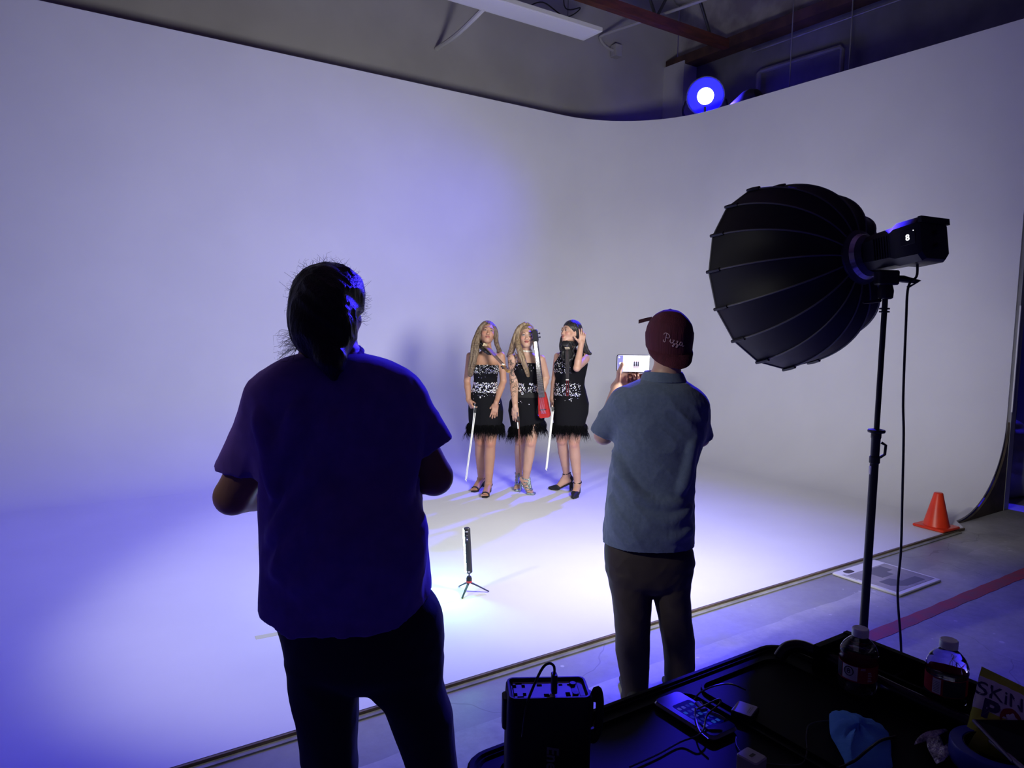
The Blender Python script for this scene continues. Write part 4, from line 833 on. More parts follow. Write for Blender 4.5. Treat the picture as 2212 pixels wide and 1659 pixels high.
for k in range(5): q = 1 if k % 2 else -1; MB().tube([Mv @ Vector((q * .015, .0, Lt + .02 + .018 * k)), Mv @ Vector((q * .036, .0, Lt + .02 + .018 * k)), Mv @ Vector((q * .037, .0, Lt + .02 + .018 * k)), Mv @ Vector((q * .046, .0, Lt + .02 + .018 * k))], [.004, .004, .008, .008], n=8).build('tuning_peg', M_black, t)
MB().tube(smooth_path([Mv @ Vector((-.02, -.02, .12)), Mv @ Vector((-.07, -.05, .10)), Mv @ Vector((-.08, -.04, .02)), Mv @ Vector((-.035, .0, -.015))]), .012, n=8, flat=.5).build('hip_bracket', M_black, t)
bow(J(1117.5, 897, -.24), J(1124.5, 1029, -.24), 'brown cello bow pointing down from the tattooed hand of the middle performer', M_bowd, M_bowd, 0.0015, (1, 0, 0))
MBt = [o for o in bpy.data.objects if o.name.startswith('violin_bow')][-1]
MB().tube([Vector(J(1118, 912, -.245)) - Vector(J(1117.5, 897, -.24)), Vector(J(1119.3, 926, -.245)) - Vector(J(1117.5, 897, -.24))], .0065, n=6).build('white_wrap', M_bows, MBt)

# ---- third performer: black hair, face turned aside, hand raised into the hair
Y = 6.95; J = lambda px, py, dy=0.0: aty(px, py, Y + dy); row = rowf(Y)
hc = J(1232.5, 717, -.02); HR = rotm(-52, 14, -6)
torso = [row(*r) for r in ((755, 1224, 1244, .045), (761, 1213, 1258, .055), (767, 1205, 1266, .065), (780, 1200, 1268, .08), (798, 1199, 1266, .09), (818, 1204, 1261, .088), (836, 1202, 1260, .08), (856, 1199, 1266, .09), (880, 1198, 1270, .10), (900, 1199, 1268, .10))]
dress = [row(*r) for r in ((752, 1214, 1240, .05), (757, 1211, 1250, .065), (763, 1209, 1262, .078), (770, 1205, 1268, .088), (785, 1197, 1270, .105), (800, 1195, 1267, .11), (818, 1200, 1263, .105), (830, 1198, 1262, .098), (850, 1196, 1267, .105), (870, 1195, 1272, .118), (890, 1195, 1271, .122), (910, 1196, 1265, .12), (927, 1197, 1262, .115))]
bands = [(J(1106, 803)[2], J(1106, 780)[2], 110, .0105, -9, J(1232, 800)[0]), (J(1106, 782)[2], J(1106, 752)[2], 70, .0105, J(1203, 760)[0], J(1250, 800)[0]), (J(1106, 851)[2], J(1106, 824)[2], 180, .015, -9, J(1253, 800)[0]), (J(1106, 868)[2], J(1106, 848)[2], 12, .013, -9, J(1250, 800)[0])]
arms = [dict(p=(J(1205, 770, .02), J(1199, 815, .05), J(1192.5, 862, .02)), r=(.037, .031, .022), h=dict(d=(-.02, -.15, -1), n=(1, .2, 0), thumb=1, s=.86, curl=(45, 50, 55, 60), spread=.02, thumb_out=.4)),
        dict(p=(J(1264, 774, .0), J(1246, 795, -.19), J(1255.5, 743, -.13)), r=(.043, .033, .024), h=dict(d=(.12, .05, 1), n=(-.25, 1, .1), thumb=1, s=.90, curl=(10, 14, 30, 34), spread=.13, thumb_out=1.1))]
lb1 = atz(1203, 1058, ZF); lb2 = atz(1242, 1074, ZF)
legs = [(J(1212, 892, .03), J(1214, 951, .02), J(1224, 1025, .17), lb1), (J(1246, 892, 0), J(1240, 957, -.05), J(1247.5, 1044, .0), lb2)]
def hair3(h, PL, R):
    h.ell(PL(0, .026, .040), (.083, .098, .083), R, .02); h.ell(PL(0.0, -.112, -.036), (.060, .078, .092), R, .012, True); h.ell(PL(0, .065, -.04), (.07, .055, .10), R, .03)
    for s_ in range(2): locks(h, [J(1244, 700, .0), J(1254, 722, .02), J(1260, 748, .03), J(1266, 760, .04), J(1273, 764, .04)], (.006, .024, .032, .028, .014), 24, .004, 1.2, .0095, 1, 60 + s_, .010)
    locks(h, [J(1238, 698, -.05), J(1247, 712, -.07), J(1249, 730, -.07), J(1254, 748, -.02)], (.004, .010, .013, .012), 14, .002, 1.3, .008, 1, 71, .010)
    locks(h, [J(1216, 727, .0), J(1213, 742, .0), J(1214, 756, .0), J(1218, 772, -.06)], (.010, .014, .016, .010), 16, .003, 1.3, .008, 1, 66)
build_woman('person in black crystal dress, black hair, raised hand, rightmost of the three performers', Y, (1235, 1073), hc, HR, J(1234, 758, .02), torso, dress, arms, legs,
            (0.54, 0.32, 0.23), M_browd, M_lip2, 0.25, hair3, hair_mat('black_hair', (0.010, 0.009, 0.010), (0.03, 0.026, 0.026), 0.35), bands, 'pump', seed=8,
            bust=[J(1215, 797, -.055), J(1243, 798, -.055)])
violin(Vector(J(1226, 771, -.17)), Vector(J(1225, 822, -.28)), Vector(J(1226, 853, -.36)), (-.25, -1, .35), 'black and wine-red electric violin hanging from the chin of the rightmost performer', mat('dark_grey_board', (0.035, 0.033, 0.035), 0.4), M_wine, M_black, None)
bow(J(1193, 876, -.06), J(1178.5, 1014, -.12), 'wide white violin bow hanging from the hand of the rightmost performer', M_bows, M_bows, 0.0062)
# ------------------------------------------------------------------ the crew
def man_rows(row, rows): return [row(*r) for r in rows]
def trousers(name, pel, legs, lo, hi, h, M, P, base, seed, zf, foldsc=0.005):
    v = Vol(lo, hi, h); v.loft(pel, 0.03, 2.3)
    for L in legs: v.loft(L, 0.015, 2.1)
    v.wrinkle(foldsc, 11, (1, 1, 0.55), seed, np.array(Matrix.Rotation(0.5, 3, 'Y')))
    v.wrinkle(foldsc * 0.5, 26, (1, 1, 0.5), seed + 1, np.array(Matrix.Rotation(-0.6, 3, 'Y')))
    q, f = v.mesh(); return mesh_obj(name, q, f, M, P, base)
def hemcut(v, xs, zs): v.cut(lambda X, Y_, Z: np.interp(X.ravel(), xs, zs).reshape(X.shape) - Z + 0 * Y_)
def plain_shoe(c, parent, base, M, ang=0.0):
    v = Vol(np.array([c[0] - .13, c[1] - .2, 0.0]), np.array([c[0] + .13, c[1] + .25, .16]), .006); d = np.array([math.sin(ang), math.cos(ang), 0]); c = np.array([c[0], c[1], 0.0])
    v.cap(c - d * .06 + [0, 0, .05], c + d * .15 + [0, 0, .035], .042, .036, .02); v.cap(c - d * .04 + [0, 0, .06], c + [0, 0, .10], .042, .045, .02); v.box(c + d * .05 + [0, 0, .018], (.046, .135, .016), np.stack([[d[1], -d[0], 0], d, [0, 0, 1]], 1), .01, .01)
    v.cut(lambda X, Y, Z: 0.001 - Z + 0 * X + 0 * Y); q, f = v.mesh(); return mesh_obj('shoe', q, f, M, parent, base)

def ridges(v, rows, Y, J, paths, r=.011, k=.035, sink=.004):
    R = np.array(sorted(rows))
    for pth in paths:
        P_ = []
        for px, py in [(p[0], p[1]) for p in smooth_path([(a, b_, 0) for a, b_ in pth], 5)]:
            q_ = J(px, py, -.1); cx, a, cy, b = [np.interp(q_[2], R[:, 0], R[:, c]) for c in (1, 2, 3, 4)]; t_ = min(.97, abs(q_[0] - cx) / a); q_ = J(px, py, -b * (1 - t_ ** 2.35) ** (1 / 2.35)); t_ = min(.97, abs(q_[0] - cx) / a); P_.append(np.array([q_[0], cy - b * (1 - t_ ** 2.35) ** (1 / 2.35) + sink, q_[2]]))
        n_ = len(P_); rs = [r * (.35 + .65 * math.sin(math.pi * i / (n_ - 1))) for i in range(n_)]; v.chain(P_, rs, k)
M_shoe = mat('dark_sneaker', (0.02, 0.02, 0.022), 0.6)
# ---- the large man in the foreground, seen from behind
Y = 2.0; J = lambda px, py, dy=0.0: aty(px, py, Y + dy); row = rowf(Y)
base = np.array([*J(790, 1640)[:2], 0.0]); P = person('large person in dark blue t-shirt with tied dark hair, back to the camera, left foreground', base)
M_navy = mat('dark_blue_tshirt', (0.22, 0.11, 0.50), 0.92, bump=0.08, bscale=300, c2=(0.19, 0.095, 0.44), scale=20, sheen=0.15)
M_jean = mat('dark_trousers', (0.018, 0.018, 0.024), 0.85, bump=0.08, bscale=250)
hc = J(713, 664, .02); HR = rotm(158, -4, 3)
lo, hi = np.array([J(430, 900)[0], Y - .35, .6]), np.array([J(1010, 900)[0], Y + .62, 2.02])
b = Vol(lo, hi, .0075)
torso = man_rows(row, ((758, 668, 768, .05), (772, 650, 805, .075), (790, 612, 846, .10), (812, 586, 868, .115), (850, 564, 888, .13), (920, 552, 902, .138), (1000, 572, 896, .14), (1085, 584, 895, .148), (1200, 588, 912, .15), (1300, 600, 915, .145)))
b.loft(torso, .03, 2.3); b.cap(hc + np.array([0, 0, -.05]), J(712, 775, .0), .066, .078, .04)
head(b, hc, HR, 1.0, False, eyes=False)
A1 = (J(604, 885), J(503, 1072, .02), J(640, 1050, .33)); A2 = (J(850, 872), J(938, 1030, .02), J(800, 1020, .33))
for s_, e_, w_ in (A1, A2):
    b.cap(s_, e_, .060, .053, .03); m_ = e_ * .7 + w_ * .3; b.cap(e_, m_, .053, .053, .008); b.cap(m_, w_, .053, .032, .008)
hand(b, A1[2], (.9, .35, .1), (.2, -.4, 1), -1, 1.02, (30, 34, 38, 40), .03); hand(b, A2[2], (-.9, .35, .1), (-.2, -.4, 1), 1, 1.02, (30, 34, 38, 40), .03)
# legs inside the trousers keep the body one figure
v, f = b.mesh(); X = None
mesh_obj('body', v, f, skin('skin_crew_one', (0.34, 0.17, 0.11)), P, base, None, np.ones((len(v), 3)))
# beard
v = Vol(hc - .2, hc + .2, .006); PL = lambda x, y, z: hc + HR @ (np.array([x, y, z]) * 1.05)
for q in (-1, 1): v.cap(PL(q * .066, -.01, -.04), PL(q * .02, -.07, -.10), .016, .022, .02)
v.wrinkle(.004, 70, seed=2); q, f = v.mesh(); M_bl = hair_mat('very_dark_hair', (0.006, 0.005, 0.006), (0.016, 0.013, 0.013), .38); mesh_obj('beard', q, f, M_bl, P, base)
# t-shirt
s = Vol(lo, hi, .0065)
rows = man_rows(row, ((760, 672, 768, .058), (766, 640, 800, .075), (775, 618, 836, .10), (790, 594, 866, .122), (810, 568, 888, .138), (835, 548, 906, .15), (870, 540, 914, .156), (920, 543, 914, .158), (980, 558, 909, .158), (1040, 567, 906, .163), (1085, 571, 908, .168), (1140, 572, 914, .172), (1200, 573, 926, .174), (1260, 570, 933, .174), (1295, 569, 930, .17), (1400, 572, 928, .166)))
s.loft(rows, .03, 2.35)
s.cap(J(596, 872), J(521, 1012, .015), .076, .066, .045); s.trim(J(521, 1013, .01), J(513, 1050, .01) - J(530, 950), .11)
s.cap(J(858, 860), J(934, 962, .015), .072, .060, .045); s.trim(J(935, 964, .01), J(950, 1000, .01) - J(905, 905), .095)
s.ell(J(780, 1180, -.10), (.16, .09, .16), None, .08)
xs = [J(x, 1300)[0] for x in (560, 569, 590, 659, 789, 872, 922, 940)]; zs = [J(x, y)[2] for x, y in ((560, 1293), (569, 1297), (590, 1308), (659, 1322), (789, 1325), (872, 1312), (922, 1285), (940, 1278))]
hemcut(s, xs, zs)
ridges(s, rows, Y, J, [[(590, 1160), (640, 1080), (690, 990), (720, 900)], [(600, 1230), (660, 1150), (720, 1060)], [(640, 1270), (720, 1190), (790, 1130)], [(560, 900), (585, 980), (590, 1060)], [(890, 900), (880, 1000), (860, 1090)], [(900, 1120), (860, 1190), (800, 1240)], [(585, 1020), (620, 960), (650, 880)]], .013, .04, .003)
s.wrinkle(.012, 7.0, (1, 1, .35), 31, np.array(Matrix.Rotation(-.55, 3, 'Y'))); s.wrinkle(.006, 17, (1, 1, .4), 32, np.array(Matrix.Rotation(-.3, 3, 'Y'))); s.wrinkle(.0016, 45, (1, 1, .5), 33)
v, f = s.mesh(); mesh_obj('t_shirt', v, f, M_navy, P, base)
v = Vol(J(713, 758, 0) - .13, J(713, 758, 0) + .13, .005); ring(v, J(716, 763, .0), (.0, -.25, 1), .080, .011, n=20); q, f = v.mesh(); mesh_obj('collar', q, f, M_navy, P, base)
# trousers
pel = man_rows(row, ((1275, 600, 925, .145), (1300, 596, 946, .152), (1330, 602, 955, .156), (1380, 614, 959, .152), (1425, 622, 955, .145), (1450, 640, 945, .12), (1470, 690, 900, .09), (1482, 740, 840, .06)))
l1 = man_rows(row, ((1420, 622, 790, .12), (1474, 628, 780, .115), (1510, 634, 772, .11), (1573, 648, 770, .10), (1659, 657, 771, .09), (1800, 662, 768, .08), (1950, 668, 765, .075), (2030, 664, 770, .075)))
l2 = man_rows(row, ((1420, 770, 955, .12), (1474, 786, 954, .12), (1515, 830, 965, .115), (1545, 842, 977, .11), (1573, 852, 979, .105), (1610, 866, 984, .10), (1659, 880, 988, .09), (1800, 905, 1010, .08), (1950, 915, 1018, .075), (2030, 913, 1022, .075)))
trousers('trousers', pel, (l1, l2), np.array([J(560, 1400)[0], Y - .25, .02]), np.array([J(1060, 1400)[0], Y + .27, 1.08]), .0075, M_jean, P, base, 41, 0, .006)
for L in (l1, l2): plain_shoe((L[-1][1], Y - .02), P, base, M_shoe)
# hair
h = Vol(hc - np.array([.24, .26, .24]), hc + np.array([.24, .24, .20]), .0045)
h.ell(hc + np.array([.0, -.01, .030]), (.100, .112, .093), None, .02); h.ell(PL(0, .05, -.03), (.088, .07, .095), HR, .03)
h.ell(J(700, 690, -.085), (.078, .06, .085), None, .05); h.ell(J(702, 726, -.09), (.068, .05, .055), None, .05); h.chain([J(706, 745, -.10), J(716, 780, -.155), J(722, 814, -.17)], [.048, .026, .006], .04)
h.ell(PL(0, -.12, -.05), (.062, .07, .11), HR, .02, True)
h.wrinkle(.008, 30, (1, 1, .35), 51, np.array(Matrix.Rotation(.9, 3, 'Y'))); h.wrinkle(.003, 90, (1, 1, .3), 52)
hq, hf = h.mesh()
rnd = random.Random(9); mb = MB()
for i in range(330):
    a = rnd.uniform(0, 6.283); k = i % 10
    if k < 3: p = J(642, rnd.uniform(712, 752), -.10); d = Vector((-1, rnd.uniform(-.3, .1), rnd.uniform(-1.0, -.1))); L = rnd.uniform(.025, .055)
    elif k == 3: p = J(783, rnd.uniform(630, 700), -.0); d = Vector((1, 0, rnd.uniform(-.2, .6))); L = rnd.uniform(.01, .03)
    else: p = hc + np.array([.096 * math.cos(a), -.02 - .03 * rnd.random(), .030 + .096 * math.sin(a)]); d = Vector((math.cos(a + rnd.uniform(-1.3, 1.3)), rnd.uniform(-.5, 0), math.sin(a + rnd.uniform(-1.3, 1.3)))); L = rnd.uniform(.008, .026)
    if k > 3 and p[2] < hc[2] - .03: continue
    c1 = Vector((rnd.uniform(-1, 1), 0, rnd.uniform(-1, 1))) * L * .55; p = Vector(p); mb.tube([p - d * .01, p + d * L * .35 + c1 * .5, p + d * L * .7 + c1, p + d * L + c1 * .3], [.0004, .00035, .0003, .00015], 0, 3)
mesh_obj('hair', hq, hf, M_bl, P, base, mb)

# ---- the man with the cap filming on his phone
Y = 3.15; J = lambda px, py, dy=0.0: aty(px, py, Y + dy); row = rowf(Y)
base = np.array([*J(1420, 1535)[:2], 0.0]); P = person('person in grey-blue polo shirt and backward maroon cap, filming with a phone', base)
M_polo = mat('grey_blue_polo', (0.105, 0.145, 0.225), 0.85, c2=(0.125, 0.165, 0.25), scale=70, bump=0.12, bscale=260, sheen=0.25)
M_chino = mat('brown_black_trousers', (0.036, 0.026, 0.023), 0.7, bump=0.06, bscale=200)
M_cap = mat('maroon_corduroy', (0.085, 0.012, 0.028), 0.85, bump=0.35, bscale=70, stretch=(3.2, 3.2, .1), c2=(0.065, 0.009, 0.022), scale=12)
hc = J(1444, 729, .01); HR = rotm(196, -10, 0)
lo, hi = np.array([J(1255, 900)[0], Y - .3, .75]), np.array([J(1570, 900)[0], Y + .62, 1.86])
b = Vol(lo, hi, .0055)
torso = man_rows(row, ((812, 1400, 1465, .055), (826, 1372, 1482, .075), (840, 1345, 1500, .10), (870, 1333, 1515, .11), (920, 1338, 1515, .115), (1000, 1334, 1490, .115), (1100, 1328, 1486, .12), (1190, 1316, 1486, .12)))
b.loft(torso, .03, 2.3); b.cap(hc + HR @ np.array([0, .03, -.05]), J(1434, 822, .0), .056, .062, .04); head(b, hc, HR, 1.0, False, eyes=False)
A1 = (J(1347, 874), J(1304, 940, .07), J(1335, 832, .41)); A2 = (J(1500, 872), J(1512, 945, .07), J(1368, 850, .41))
for s_, e_, w_ in (A1, A2):
    b.cap(s_, e_, .052, .043, .03); m_ = e_ * .7 + w_ * .3; b.cap(e_, m_, .043, .041, .008); b.cap(m_, w_, .041, .027, .008)
hand(b, A1[2], (.75, .02, .62), (0, -1, 0), -1, .97, (10, 14, 16, 20), .03, .42, .004, tp=[J(1335, 824, .385), J(1337, 804, .352), J(1344.5, 786, .348)])
hand(b, A2[2], (-.15, .0, 1), (0, -1, 0), 1, .92, (75, 80, 85, 85), .02, .3, .004)
v, f = b.mesh(); col = np.ones((len(v), 3)); m_ = (seg_d(v, A2[1], A2[2]) < .07) | (np.linalg.norm(v - A2[2], axis=1) < .13); m_ &= v[:, 1] > Y + .2; ln = np.abs(vnoise(v * 38, 6) - .5) > .06; m_ &= v[:, 0] > J(1353, 830, .41)[0]; col[m_ & ln] = (.30, .16, .15); col[m_ & ~ln] = (.85, .8, .8)
mesh_obj('body', v, f, skin('skin_crew_two', (0.55, 0.33, 0.25)), P, base, None, col)
s = Vol(lo, hi, .0052)
rows = man_rows(row, ((818, 1392, 1474, .062), (826, 1368, 1486, .082), (836, 1350, 1500, .105), (848, 1336, 1512, .120), (868, 1325, 1524, .130), (900, 1326, 1526, .136), (940, 1329, 1521, .137), (970, 1327, 1510, .137), (1000, 1323, 1501, .137), (1040, 1318, 1498, .138), (1080, 1314, 1498, .14), (1130, 1308, 1497, .142), (1172, 1302, 1497, .143), (1216, 1299, 1498, .143), (1270, 1298, 1498, .143)))
s.loft(rows, .03, 2.35)
s.cap(J(1349, 873), J(1305, 930, .05), .067, .058, .04); s.trim(J(1306, 934, .05), J(1297, 950, .05) - J(1325, 892, .0), .085)
s.cap(J(1492, 878), J(1512, 940, .06), .066, .055, .04); s.trim(J(1513, 944, .06), J(1516, 960, .06) - J(1507, 890, 0), .085)
s.ell(J(1400, 1130, -.09), (.15, .07, .12), None, .08)
xs = [J(x, 1200)[0] for x in (1290, 1302, 1355, 1419, 1470, 1500)]; zs = [J(x, y)[2] for x, y in ((1290, 1168), (1302, 1174), (1355, 1202), (1419, 1209), (1470, 1203), (1500, 1190))]
hemcut(s, xs, zs)
ridges(s, rows, Y, J, [[(1332, 985), (1345, 1020), (1370, 1060), (1410, 1085), (1470, 1088)], [(1330, 1030), (1350, 1080), (1385, 1120), (1430, 1150)], [(1325, 1075), (1340, 1120), (1370, 1160)], [(1400, 1110), (1440, 1125), (1490, 1100)], [(1410, 1150), (1450, 1160), (1492, 1140)], [(1495, 960), (1485, 1010), (1470, 1060)]], .011, .035, .002)
s.wrinkle(.012, 8, (1, 1, .30), 61, np.array(Matrix.Rotation(.75, 3, 'Y'))); s.wrinkle(.007, 19, (1, 1, .4), 62, np.array(Matrix.Rotation(.9, 3, 'Y'))); s.wrinkle(.0014, 50, (1, 1, .6), 63)
v, f = s.mesh(); mesh_obj('polo_shirt', v, f, M_polo, P, base)
s = Vol(J(1430, 812) - .14, J(1430, 812) + .14, .0042); cr = man_rows(row, ((802, 1393, 1473, .072), (808, 1389, 1477, .076), (816, 1385, 1480, .082), (824, 1382, 1484, .088))); s.loft(cr, .01, 2.1)
cr2 = man_rows(row, ((795, 1400, 1466, .062), (826, 1399, 1467, .062))); s.loft(cr2, .01, 2.1, sub=True); q, f = s.mesh(); mesh_obj('collar', q, f, M_polo, P, base)
pel = man_rows(row, ((1165, 1310, 1488, .125), (1185, 1307, 1496, .132), (1210, 1307, 1499, .135), (1240, 1311, 1494, .128), (1254, 1320, 1487, .12), (1268, 1350, 1462, .09), (1278, 1390, 1422, .05)))
l1 = man_rows(row, ((1230, 1311, 1412, .11), (1282, 1320, 1408, .10), (1330, 1326, 1404, .09), (1370, 1331, 1402, .085), (1409, 1331, 1402, .085), (1450, 1338, 1400, .078), (1497, 1344, 1398, .075), (1525, 1338, 1402, .078)))
l2 = man_rows(row, ((1230, 1400, 1494, .11), (1282, 1410, 1489, .10), (1330, 1421, 1491, .09), (1378, 1430, 1498, .088), (1430, 1436, 1499, .082), (1477, 1438, 1497, .078), (1510, 1436, 1500, .08)))
trousers('trousers', pel, (l1, l2), np.array([J(1285, 1300)[0], Y - .2, .01]), np.array([J(1520, 1300)[0], Y + .2, .98]), .0055, M_chino, P, base, 71, 0, .005)
for L in (l1, l2): plain_shoe((L[-1][1], Y + .0), P, base, M_shoe)
# cap
c = Vol(hc - .2, hc + .2, .0042); cc = J(1446, 722, .0)
c.ell(cc, (.101, .114, .108), None, .01); c.loft([(cc[2] - .11, cc[0], .0985, cc[1], .111), (cc[2] - .04, cc[0], .1010, cc[1], .114), (cc[2] + .005, cc[0], .1005, cc[1], .1135)], .01, 2.0); c.cut(lambda X, Y_, Z: (cc[2] - .060 + .26 * (Y_ - cc[1])) - Z + 0 * X); c.ell(cc + np.array([0, 0, -.012]), (.093, .106, .100), None, .004, True); c.cap(cc + np.array([0, 0, -.02]), cc + np.array([0, 0, -.14]), .088, .088, .004, True); c.wrinkle(.003, 16, seed=5); c.ell(cc + np.array([0, 0, .107]), (.008, .008, .005), None, .004)
q, f = c.mesh(); capo = mesh_obj('cap', q, f, M_cap, P, base); capV, capF = q, f
mb = MB(); rows_ = []
for i in range(25):
    a = math.radians(-84 + 168 * i / 24); sx, sy = math.sin(a), -math.cos(a); e = (math.cos(a * .9)) ** .6 if abs(a) < 1.5 else 0.05
    zi = cc[2] - .052 - .030 * math.cos(a) - (.004 if a > 0 else 0); inn = np.array([cc[0] + .0985 * sx, cc[1] + .111 * sy, zi]); out = inn + np.array([-.010 * sx * e, -.048 * e, -.050 * e - .004]); mid = (inn + out) / 2 + np.array([sx * .003, -.006 * e, .004]); th = np.array([0, 0.0035, 0.003]); rows_.append([tuple(x) for x in (inn, mid, out, out - th, mid - th, inn - th)])
mb.loft(rows_, 0); mb.build('cap_brim', M_cap, P, True, base, angle=60)
mb = MB(); sa, sb = Vector(J(1408, 688, .085)), Vector(J(1379.5, 695, .10)); mb.loft([[p + Vector((0, y, z)) for y, z in ((-.0015, -.0085), (.0015, -.0085), (.0015, .0085), (-.0015, .0085))] for p in (sa, (sa + sb) / 2 + Vector((0, 0, .001)), sb)]); mb.build('cap_strap', mat('dark_maroon_webbing', (0.045, 0.010, 0.018), 0.8), P, False, base)
# cursive lettering stitched on the cap
STR = [[(0, .42), (.02, .5), (.12, .55), (.26, .50), (.30, .38), (.22, .28), (.10, .30)], [(.14, .52), (.11, .30), (.08, .05), (.03, .0), (-.02, .06), (.02, .12)], [(.30, .10), (.36, .26), (.34, .10), (.40, .04), (.46, .12)], [(.37, .36), (.375, .37)],
       [(.46, .22), (.56, .26), (.47, .06), (.55, .06), (.56, -.04), (.50, -.14), (.46, -.10), (.54, .0), (.66, .08)], [(.66, .22), (.76, .26), (.67, .06), (.75, .06), (.76, -.04), (.70, -.14), (.66, -.10), (.74, .0), (.86, .08)], [(1.02, .22), (.94, .27), (.87, .18), (.88, .06), (.96, .06), (1.02, .24), (1.01, .08), (1.06, .04), (1.12, .10)]]
bv = BVHTree.FromPolygons([Vector(p) for p in capV], [tuple(q_) for q_ in capF.tolist()]); mb = MB(); A0 = J(1434, 738, -.105); XA = (J(1475, 750, -.09) - A0) / 1.12
for st in STR:
    P3 = []
    for p in smooth_path([(a, b_, 0) for a, b_ in st], 4):
        o_ = Vector(A0 + XA * p[0] + np.array([0, -.15, p[1] * .070])); hit = bv.ray_cast(o_, Vector((0, 1, 0)))
        if hit[0]: P3.append(hit[0] + hit[1] * .0012)
    if len(P3) > 1: mb.tube(P3, .0017, 0, 5)
mb.build('stitched_lettering', mat('pale_pink_thread', (0.55, 0.36, 0.42), 0.6), P, True, base)
# phone he films with
c0 = Vector(J(1368, 785.5, .37)); dx = (Vector(J(1404, 785.5, .37)) - Vector(J(1332, 785.5, .37))); wd_ = dx.length / 2; hh = (J(1368, 766, .37) - J(1368, 805, .37))[2] / 2
t = thing('smartphone', 'phone held sideways by the person in the cap, screen showing the performers', 'phone', c0)
FR = frame((0, 0, 0), (1, 0, 0), (0, 0, 1), (0, -1, 0))
MB().box((-wd_, -hh, -.010), (wd_, hh, 0), 0, FR, bev=.012).build('phone_case', M_black, t)
def scr(x0, x1, y0, y1, z, m, nm, bev=.0): MB().box((x0, y0, z), (x1, y1, z + .0004), 0, FR, bev=bev).build(nm, m, t, False)
E_ = lambda n, c_, s_: mat(n, c_, .3, emis=c_, estr=s_)
k = .0035
scr(-wd_ + k, wd_ - k, -hh + k, hh - k, 0, E_('screen_white', (.72, .72, .88), .95), 'screen', .008)
scr(-wd_ + k + .001, -wd_ + k + .027, -hh + k + .002, hh - k - .002, .0005, E_('screen_lavender', (.25, .25, .60), .8), 'control_strip')
mb = MB(); mb.lathe([(.0001, .0010), (.0062, .0010), (.0062, .0014), (.0001, .0014)], 0, FR @ Matrix.Translation((-wd_ + .0185, 0, 0))); mb.lathe([(.0001, .0010), (.0040, .0010), (.0040, .0014), (.0001, .0014)], 0, FR @ Matrix.Translation((-wd_ + .012, hh * .68, 0))); mb.build('shutter_button', E_('screen_bright', (.95, .95, 1), 1.1), t, False)
Md = E_('screen_figure', (.01, .01, .012), .1); Ms_ = E_('screen_skin', (.45, .2, .15), .6)
for i in range(3):
    x = .005 + .0095 * i; mb = MB(); mb.loft([[(x - a, y, .0006), (x + a, y, .0006), (x + a, y, .0010), (x - a, y, .0010)] for y, a in ((-.012, .0030), (-.003, .0026), (.002, .0020), (.007, .0028), (.009, .0012))], 0, FR); mb.build('figure_on_screen', Md, t, False)
    mb = MB(); mb.lathe([(.0001, .0011), (.0018, .0011), (.0018, .0013), (.0001, .0013)], 0, FR @ Matrix.Translation((x, .0115, 0)), 10)
    for q in (-1, 1): mb.box((x + q * .0014 - .0006, -.022, .0006), (x + q * .0014 + .0006, -.012, .0009), 0, FR)
    mb.build('figure_skin_on_screen', Ms_, t, False)
# ------------------------------------------------------------------ deep parabolic softbox on its stand
M_sbf = mat('black_softbox_fabric', (0.007, 0.0065, 0.010), 0.55, bump=0.08, bscale=14)
M_sbi = mat('silver_lining', (0.6, 0.6, 0.6), 0.45, metal=0.7)
M_pipe = mat('grey_piping', (0.12, 0.12, 0.13), 0.5); M_lbl = mat('grey_print', (0.45, 0.45, 0.48), 0.6)
hub = Vector(SB_HUB); ax = SB_AX; sx_ = ax.cross(Vector((0, 0, 1))).normalized(); up_ = sx_.cross(ax); FRS = frame((0, 0, 0), sx_, up_, ax)
t = thing('softbox', 'large black sixteen-sided softbox on a stand, seen from behind at right', 'softbox', hub)
NS = 16
def prof(q): a = q * math.radians(82); return (0.07 + (SB_R - .07) * (math.sin(a) / math.sin(math.radians(82))) ** 0.92, SB_L * (1 - math.cos(a)) / (1 - math.cos(math.radians(82))))
def sbring(q, grow=0.0, seg=4, sag=0.022):
    r, z = prof(q); r += grow; out = []
    for i in range(NS):
        a0, a1 = 2 * math.pi * (i - .048) / NS, 2 * math.pi * (i + .952) / NS; p, e = (r * math.cos(a0), r * math.sin(a0)), (r * math.cos(a1), r * math.sin(a1))
        for j in range(seg): f_ = j / seg; bl = -sag * 4 * f_ * (1 - f_) * math.sin(math.pi * min(1, q * 1.02)) * 0.6; x, y = p[0] + (e[0] - p[0]) * f_, p[1] + (e[1] - p[1]) * f_; m = math.hypot(x, y); out.append((x * (1 + bl / m), y * (1 + bl / m), z))
    return out
mb = MB(); mb.loft([sbring(q, 0) for q in np.linspace(0, 1, 22)], 0, FRS, cap=False); mb.build('softbox_shell', M_sbf, t, True, angle=14)
mb = MB(); mb.loft([sbring(q, -.007) for q in np.linspace(0.02, .995, 22)], 0, FRS, cap=False); mb.build('silver_liner', M_sbi, t, True, angle=14)
for i in range(NS):
    a = 2 * math.pi * (i - .048) / NS; P_ = []
    for q in np.linspace(0.02, 0.93, 18): r, z = prof(q); P_.append(FRS @ Vector(((r + .003) * math.cos(a), (r + .003) * math.sin(a), z)))
    rb = MB().tube(P_, 0.0042, 0, 6).build('rib_piping', M_pipe, t)
    P_ = []
    for q in (0.91, 0.96, 1.01): r, z = prof(q); P_.append(FRS @ Vector(((r + .006) * math.cos(a), (r + .006) * math.sin(a), z)))
    MB().tube(P_, [.009, .010, .008], 0, 6).build('rib_pocket', M_black, t)
